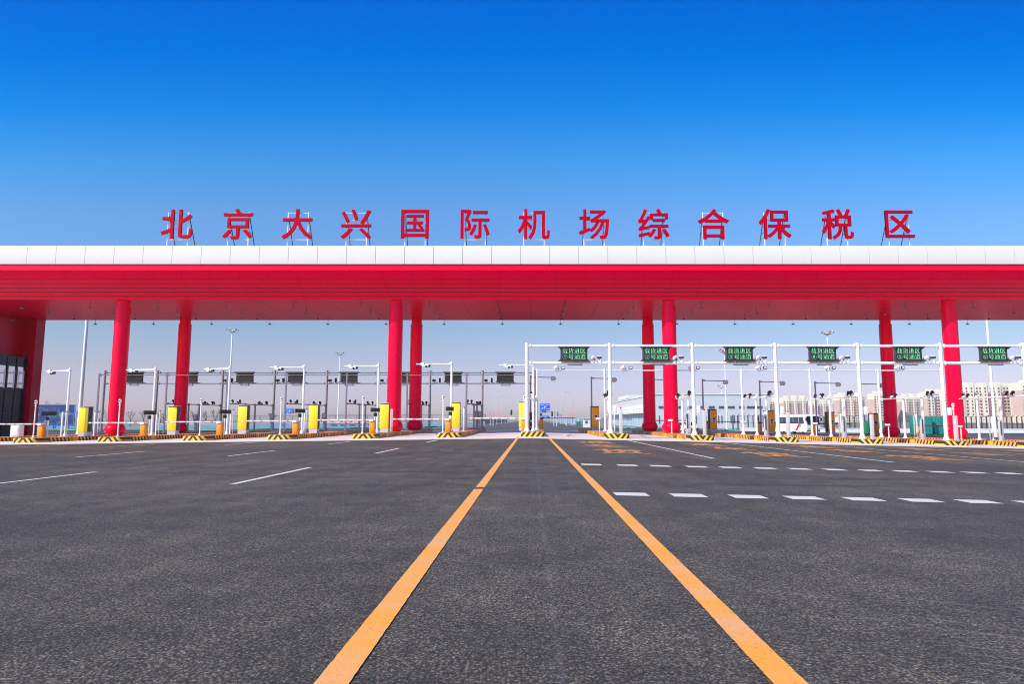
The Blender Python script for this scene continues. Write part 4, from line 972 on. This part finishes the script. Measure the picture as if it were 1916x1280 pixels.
def apartment(px0, px1, ytop, Y, label, seed, cols):
    rnd = random.Random(seed)
    x0, x1 = XX(px0, Y, 760), XX(px1, Y, 760); zt = ZZ(ytop, Y); z0 = -1.26; w = x1 - x0; fl = 2.95; nf = int((zt - z0 - 1.2) / fl); D = 14
    t = thing('apartment_block', label, 'apartment building', ((x0 + x1) / 2, Y, z0), 0, 'apartment blocks behind the security fence'); hh = zt - z0
    zc_ = hh - 2.3 * fl
    block(t, 'wall', M['pinkw'], -w / 2, w / 2, 0, D, 0, zc_)
    block(t, 'upper_wall', M['cream'], -w / 2 - .15, w / 2 + .15, -.15, D + .15, zc_, hh)
    block(t, 'base_wall', M['cream'], -w / 2 - .12, w / 2 + .12, -.12, D, 0, 2 * fl)
    nb = max(2, cols // 3)
    for i in range(nb):
        c = -w / 2 + w * (i + .5) / nb; bw = w / nb
        block(t, 'stair_tower', M['cream'], c - bw * .17, c + bw * .17, -.9, 0, 2.1 * fl if i % 2 else 0, hh + .6)
        block(t, 'mauve_bay', M['mauve'], c + bw * .2, c + bw * .37, -.5, 0, 2 * fl, zc_)
        block(t, 'parapet', M['cream'], c - bw * .3, c + bw * .25, 1, 6, hh + .01, hh + 2.0 + rnd.random())
    wm_ = MB().box((0, 0, 0), (1.3, .16, 1.45)).mesh('window', M['wglass'])
    n = 0
    for j in range(nf - 1, -1, -1):
        for i in range(cols):
            if n >= 100: break
            b, s = divmod(i, 3); bw = w / nb
            if b >= nb: continue
            c = -w / 2 + w * (b + .5) / nb; xo = (c - bw * .33, c, c + bw * .43)[s]; yo = (-.19, -.93, -.19)[s]
            meshobj('window', wm_, t, (xo, yo, 1.5 + fl * j)); n += 1
            if s != 1: block_me(t, xo, yo, 1.5 + fl * j)
_sill = {}
def block_me(t, x, y, z):
    if 'm' not in _sill: _sill['m'] = MB().box((0, 0, 0), (2.0, .3, 1.0)).mesh('balcony_panel', M['cream'])
    meshobj('balcony_panel', _sill['m'], t, (x, y + .02, z - 1.32))
for i, (a, c, yt, Y, cols, lb) in enumerate((
    (1430, 1460, 747, 900, 6, 'pale apartment block beside the warehouse corner'), (1466, 1512, 744, 860, 9, 'apartment block rising behind the white bus'), (1519, 1566, 750, 900, 9, 'lower apartment block behind the lane four sign posts'),
    (1570, 1618, 738.5, 780, 9, 'apartment block behind the orange kiosk between lanes five and six'.replace('between lanes five and six', 'near lane five')), (1636, 1676, 736, 760, 9, 'apartment block behind the rear red column'), (1690, 1733, 741, 780, 9, 'apartment block above the green containers'),
    (1736, 1772, 733, 700, 6, 'apartment block behind the white post between lanes five and six'), (1806, 1908, 721, 620, 12, 'widest tall apartment block past the last red column'), (1914, 1990, 716, 590, 9, 'apartment block cut by the picture edge'))):
    apartment(a, c, yt, Y, lb, i, cols)

# ------------------------------------------------------------------ vehicles and containers
def wheel(t, x, y, r):
    b = MB(); b.cyl((x, y - .12, r), (x, y + .12, r), r, n=20); w = b.build('wheel', M['rubber'], t)
    b = MB(); b.cyl((x, y - .135, r), (x, y + .135, r), r * .58, n=16); b.build('rim', M['lgrey'], w)
bx, by = XX(1492, 114), 114.0
bus = thing('coach', 'white coach with red and blue slanted stripes behind the barriers', 'bus', (bx, by, zg(bx)), R(-90 + 12))
prof = [(-4.3, .35), (4.15, .35), (4.4, .6), (4.42, 1.3), (4.22, 2.9), (4.0, 3.15), (-4.1, 3.2), (-4.3, 3.0)]
b = MB(); b.prism(prof, -1.22, 1.22); bd = b.build('body', M['buswhite'], bus)
for s in (-1, 1):
    for i, (xa_, xc_) in enumerate(((-4.0, -2.5), (-2.4, -.9), (-.8, .7), (.8, 2.3), (2.4, 3.75))):
        b = MB(); b.prism([(xa_, 1.65), (xc_, 1.65), (xc_ - (.25 if i == 4 else 0), 2.72), (xa_, 2.72)], s * 1.2, s * 1.245); b.build('window', M['bglass'], bus)
    b = MB(); b.prism([(1.2, .5), (1.75, .5), (2.75, 1.62), (2.2, 1.62)], s * 1.215, s * 1.235); b.build('red_stripe', M['stripe_red'], bus)
    b = MB(); b.prism([(2.3, 1.0), (2.6, 1.0), (3.15, 1.62), (2.85, 1.62)], s * 1.215, s * 1.235); b.build('blue_stripe', M['stripe_blue'], bus)
    for x in (-2.6, 2.75): wheel(bus, x, s * 1.08, .48)
    b = MB(); b.box((0, s * 1.222, 1.2), (8.0, .02, .06)); b.build('side_trim', M['grey'], bus)
b = MB(); b.prism([(4.44, 1.5), (4.47, 1.5), (4.27, 2.85), (4.24, 2.85)], -1.08, 1.08); b.build('windscreen', M['dglass'], bus)
for s in (-1, 1):
    b = MB(); b.box((4.42, s * .85, .85), (.06, .4, .22), bev=.02); b.build('headlight', M['lgrey'], bus)
    b = MB(); b.box((4.5, s * 1.35, 2.3), (.15, .2, .5), bev=.04).box((4.35, s * 1.27, 2.6), (.3, .2, .06)); b.build('mirror', M['black'], bus)
b = MB(); b.box((4.43, 0, .48), (.06, 2.2, .18), bev=.01); b.build('bumper', M['dgrey'], bus)
b = MB(); b.prism([(-.7, 1.4), (-.1, .75), (.15, .75), (-.4, 1.4)], 0, .03); o = b.build('front_stripe', M['stripe_red'], bus); o.rotation_euler = (0, 0, R(90)); o.location = (4.46, .1, 0)
cx_, cy_ = XX(1283, 98), 98.0
car = thing('parked_car', 'white car half hidden behind the front red column', 'car', (cx_, cy_, zg(cx_)), R(-70))
b = MB(); b.prism([(-2.1, .35), (2.1, .35), (2.2, .6), (2.1, .85), (1.1, .98), (.5, 1.45), (-1.2, 1.48), (-1.9, 1.0), (-2.15, .9)], -.85, .85); b.build('body', M['buswhite'], car)
for s in (-1, 1):
    b = MB(); b.prism([(-1.5, 1.0), (.85, 1.0), (.4, 1.38), (-1.15, 1.40)], s * .845, s * .862); b.build('window', M['dglass'], car)
    for x in (-1.3, 1.35): wheel(car, x, s * .78, .33)
    b = MB(); b.box((2.16, s * .6, .72), (.08, .3, .14), bev=.02); b.build('headlight', M['lgrey'], car)
b = MB(); b.prism([(1.12, 1.0), (1.15, 1.0), (.57, 1.43), (.54, 1.43)], -.7, .7); b.build('windscreen', M['dglass'], car)
b = MB(); b.box((2.2, 0, .48), (.05, 1.4, .2)); b.build('grille', M['black'], car)
def container(px0, px1, py0, py1, Y, mat, label):
    x0, x1 = XX(px0, Y), XX(px1, Y); z0 = zg(x0); h = ZZ(py0, Y) - z0; w = x1 - x0
    t = thing('steel_container', label, 'container', ((x0 + x1) / 2, Y, z0), R(-6), 'green steel containers')
    b = MB(); b.box((0, 1.2, h / 2 + .1), (w, 2.4, h - .2), bev=.02)
    n = int(w / .4)
    for i in range(n): b.box((-w / 2 + w * (i + .5) / n, -.02, h / 2 + .1), (w / n * .45, .05, h - .6))
    b.build('corrugation_wall', mat, t)
    b = MB(); b.box((0, 1.2, h + .03), (w + .08, 2.46, .06)); b.build('lid', mat, t)
    for s in (-.4, .4):
        b = MB(); b.box((w * s, 1.2, .06), (.3, 2.0, .12)); b.build('skid', M['dgrey'], t)
container(1715, 1744, 781, 803, 112, M['teal'], 'teal steel container behind the grey post of lane five')
container(1748, 1768, 781, 803, 113, M['teal'], 'second teal container beside the last front red column')
container(1620, 1634, 790, 808, 118, M['green'], 'green container behind the orange kiosk near lane six')
container(1657, 1672, 789, 806, 120, M['green'], 'dark green container behind the rear red column')
container(1078, 1086, 789, 794, 170, M['green'], 'small green container by the far road, warehouse side')

# ------------------------------------------------------------------ haze over the whole site
def haze():
    b = MB(); b.box((0, 500, 19), (2600, 1240, 46)); n = NT('thin haze'); n.t.nodes.remove(n.b)
    v = n.t.nodes.new('ShaderNodeVolumePrincipled'); v.inputs['Color'].default_value = (.86, .87, .95, 1); v.inputs['Density'].default_value = HAZE; v.inputs['Anisotropy'].default_value = 0.2
    n.t.links.new(v.outputs[0], n.o.inputs['Volume']); o = b.build('haze', n.m); o['kind'] = 'stuff'
HAZE = 0.00011
if HAZE: haze()
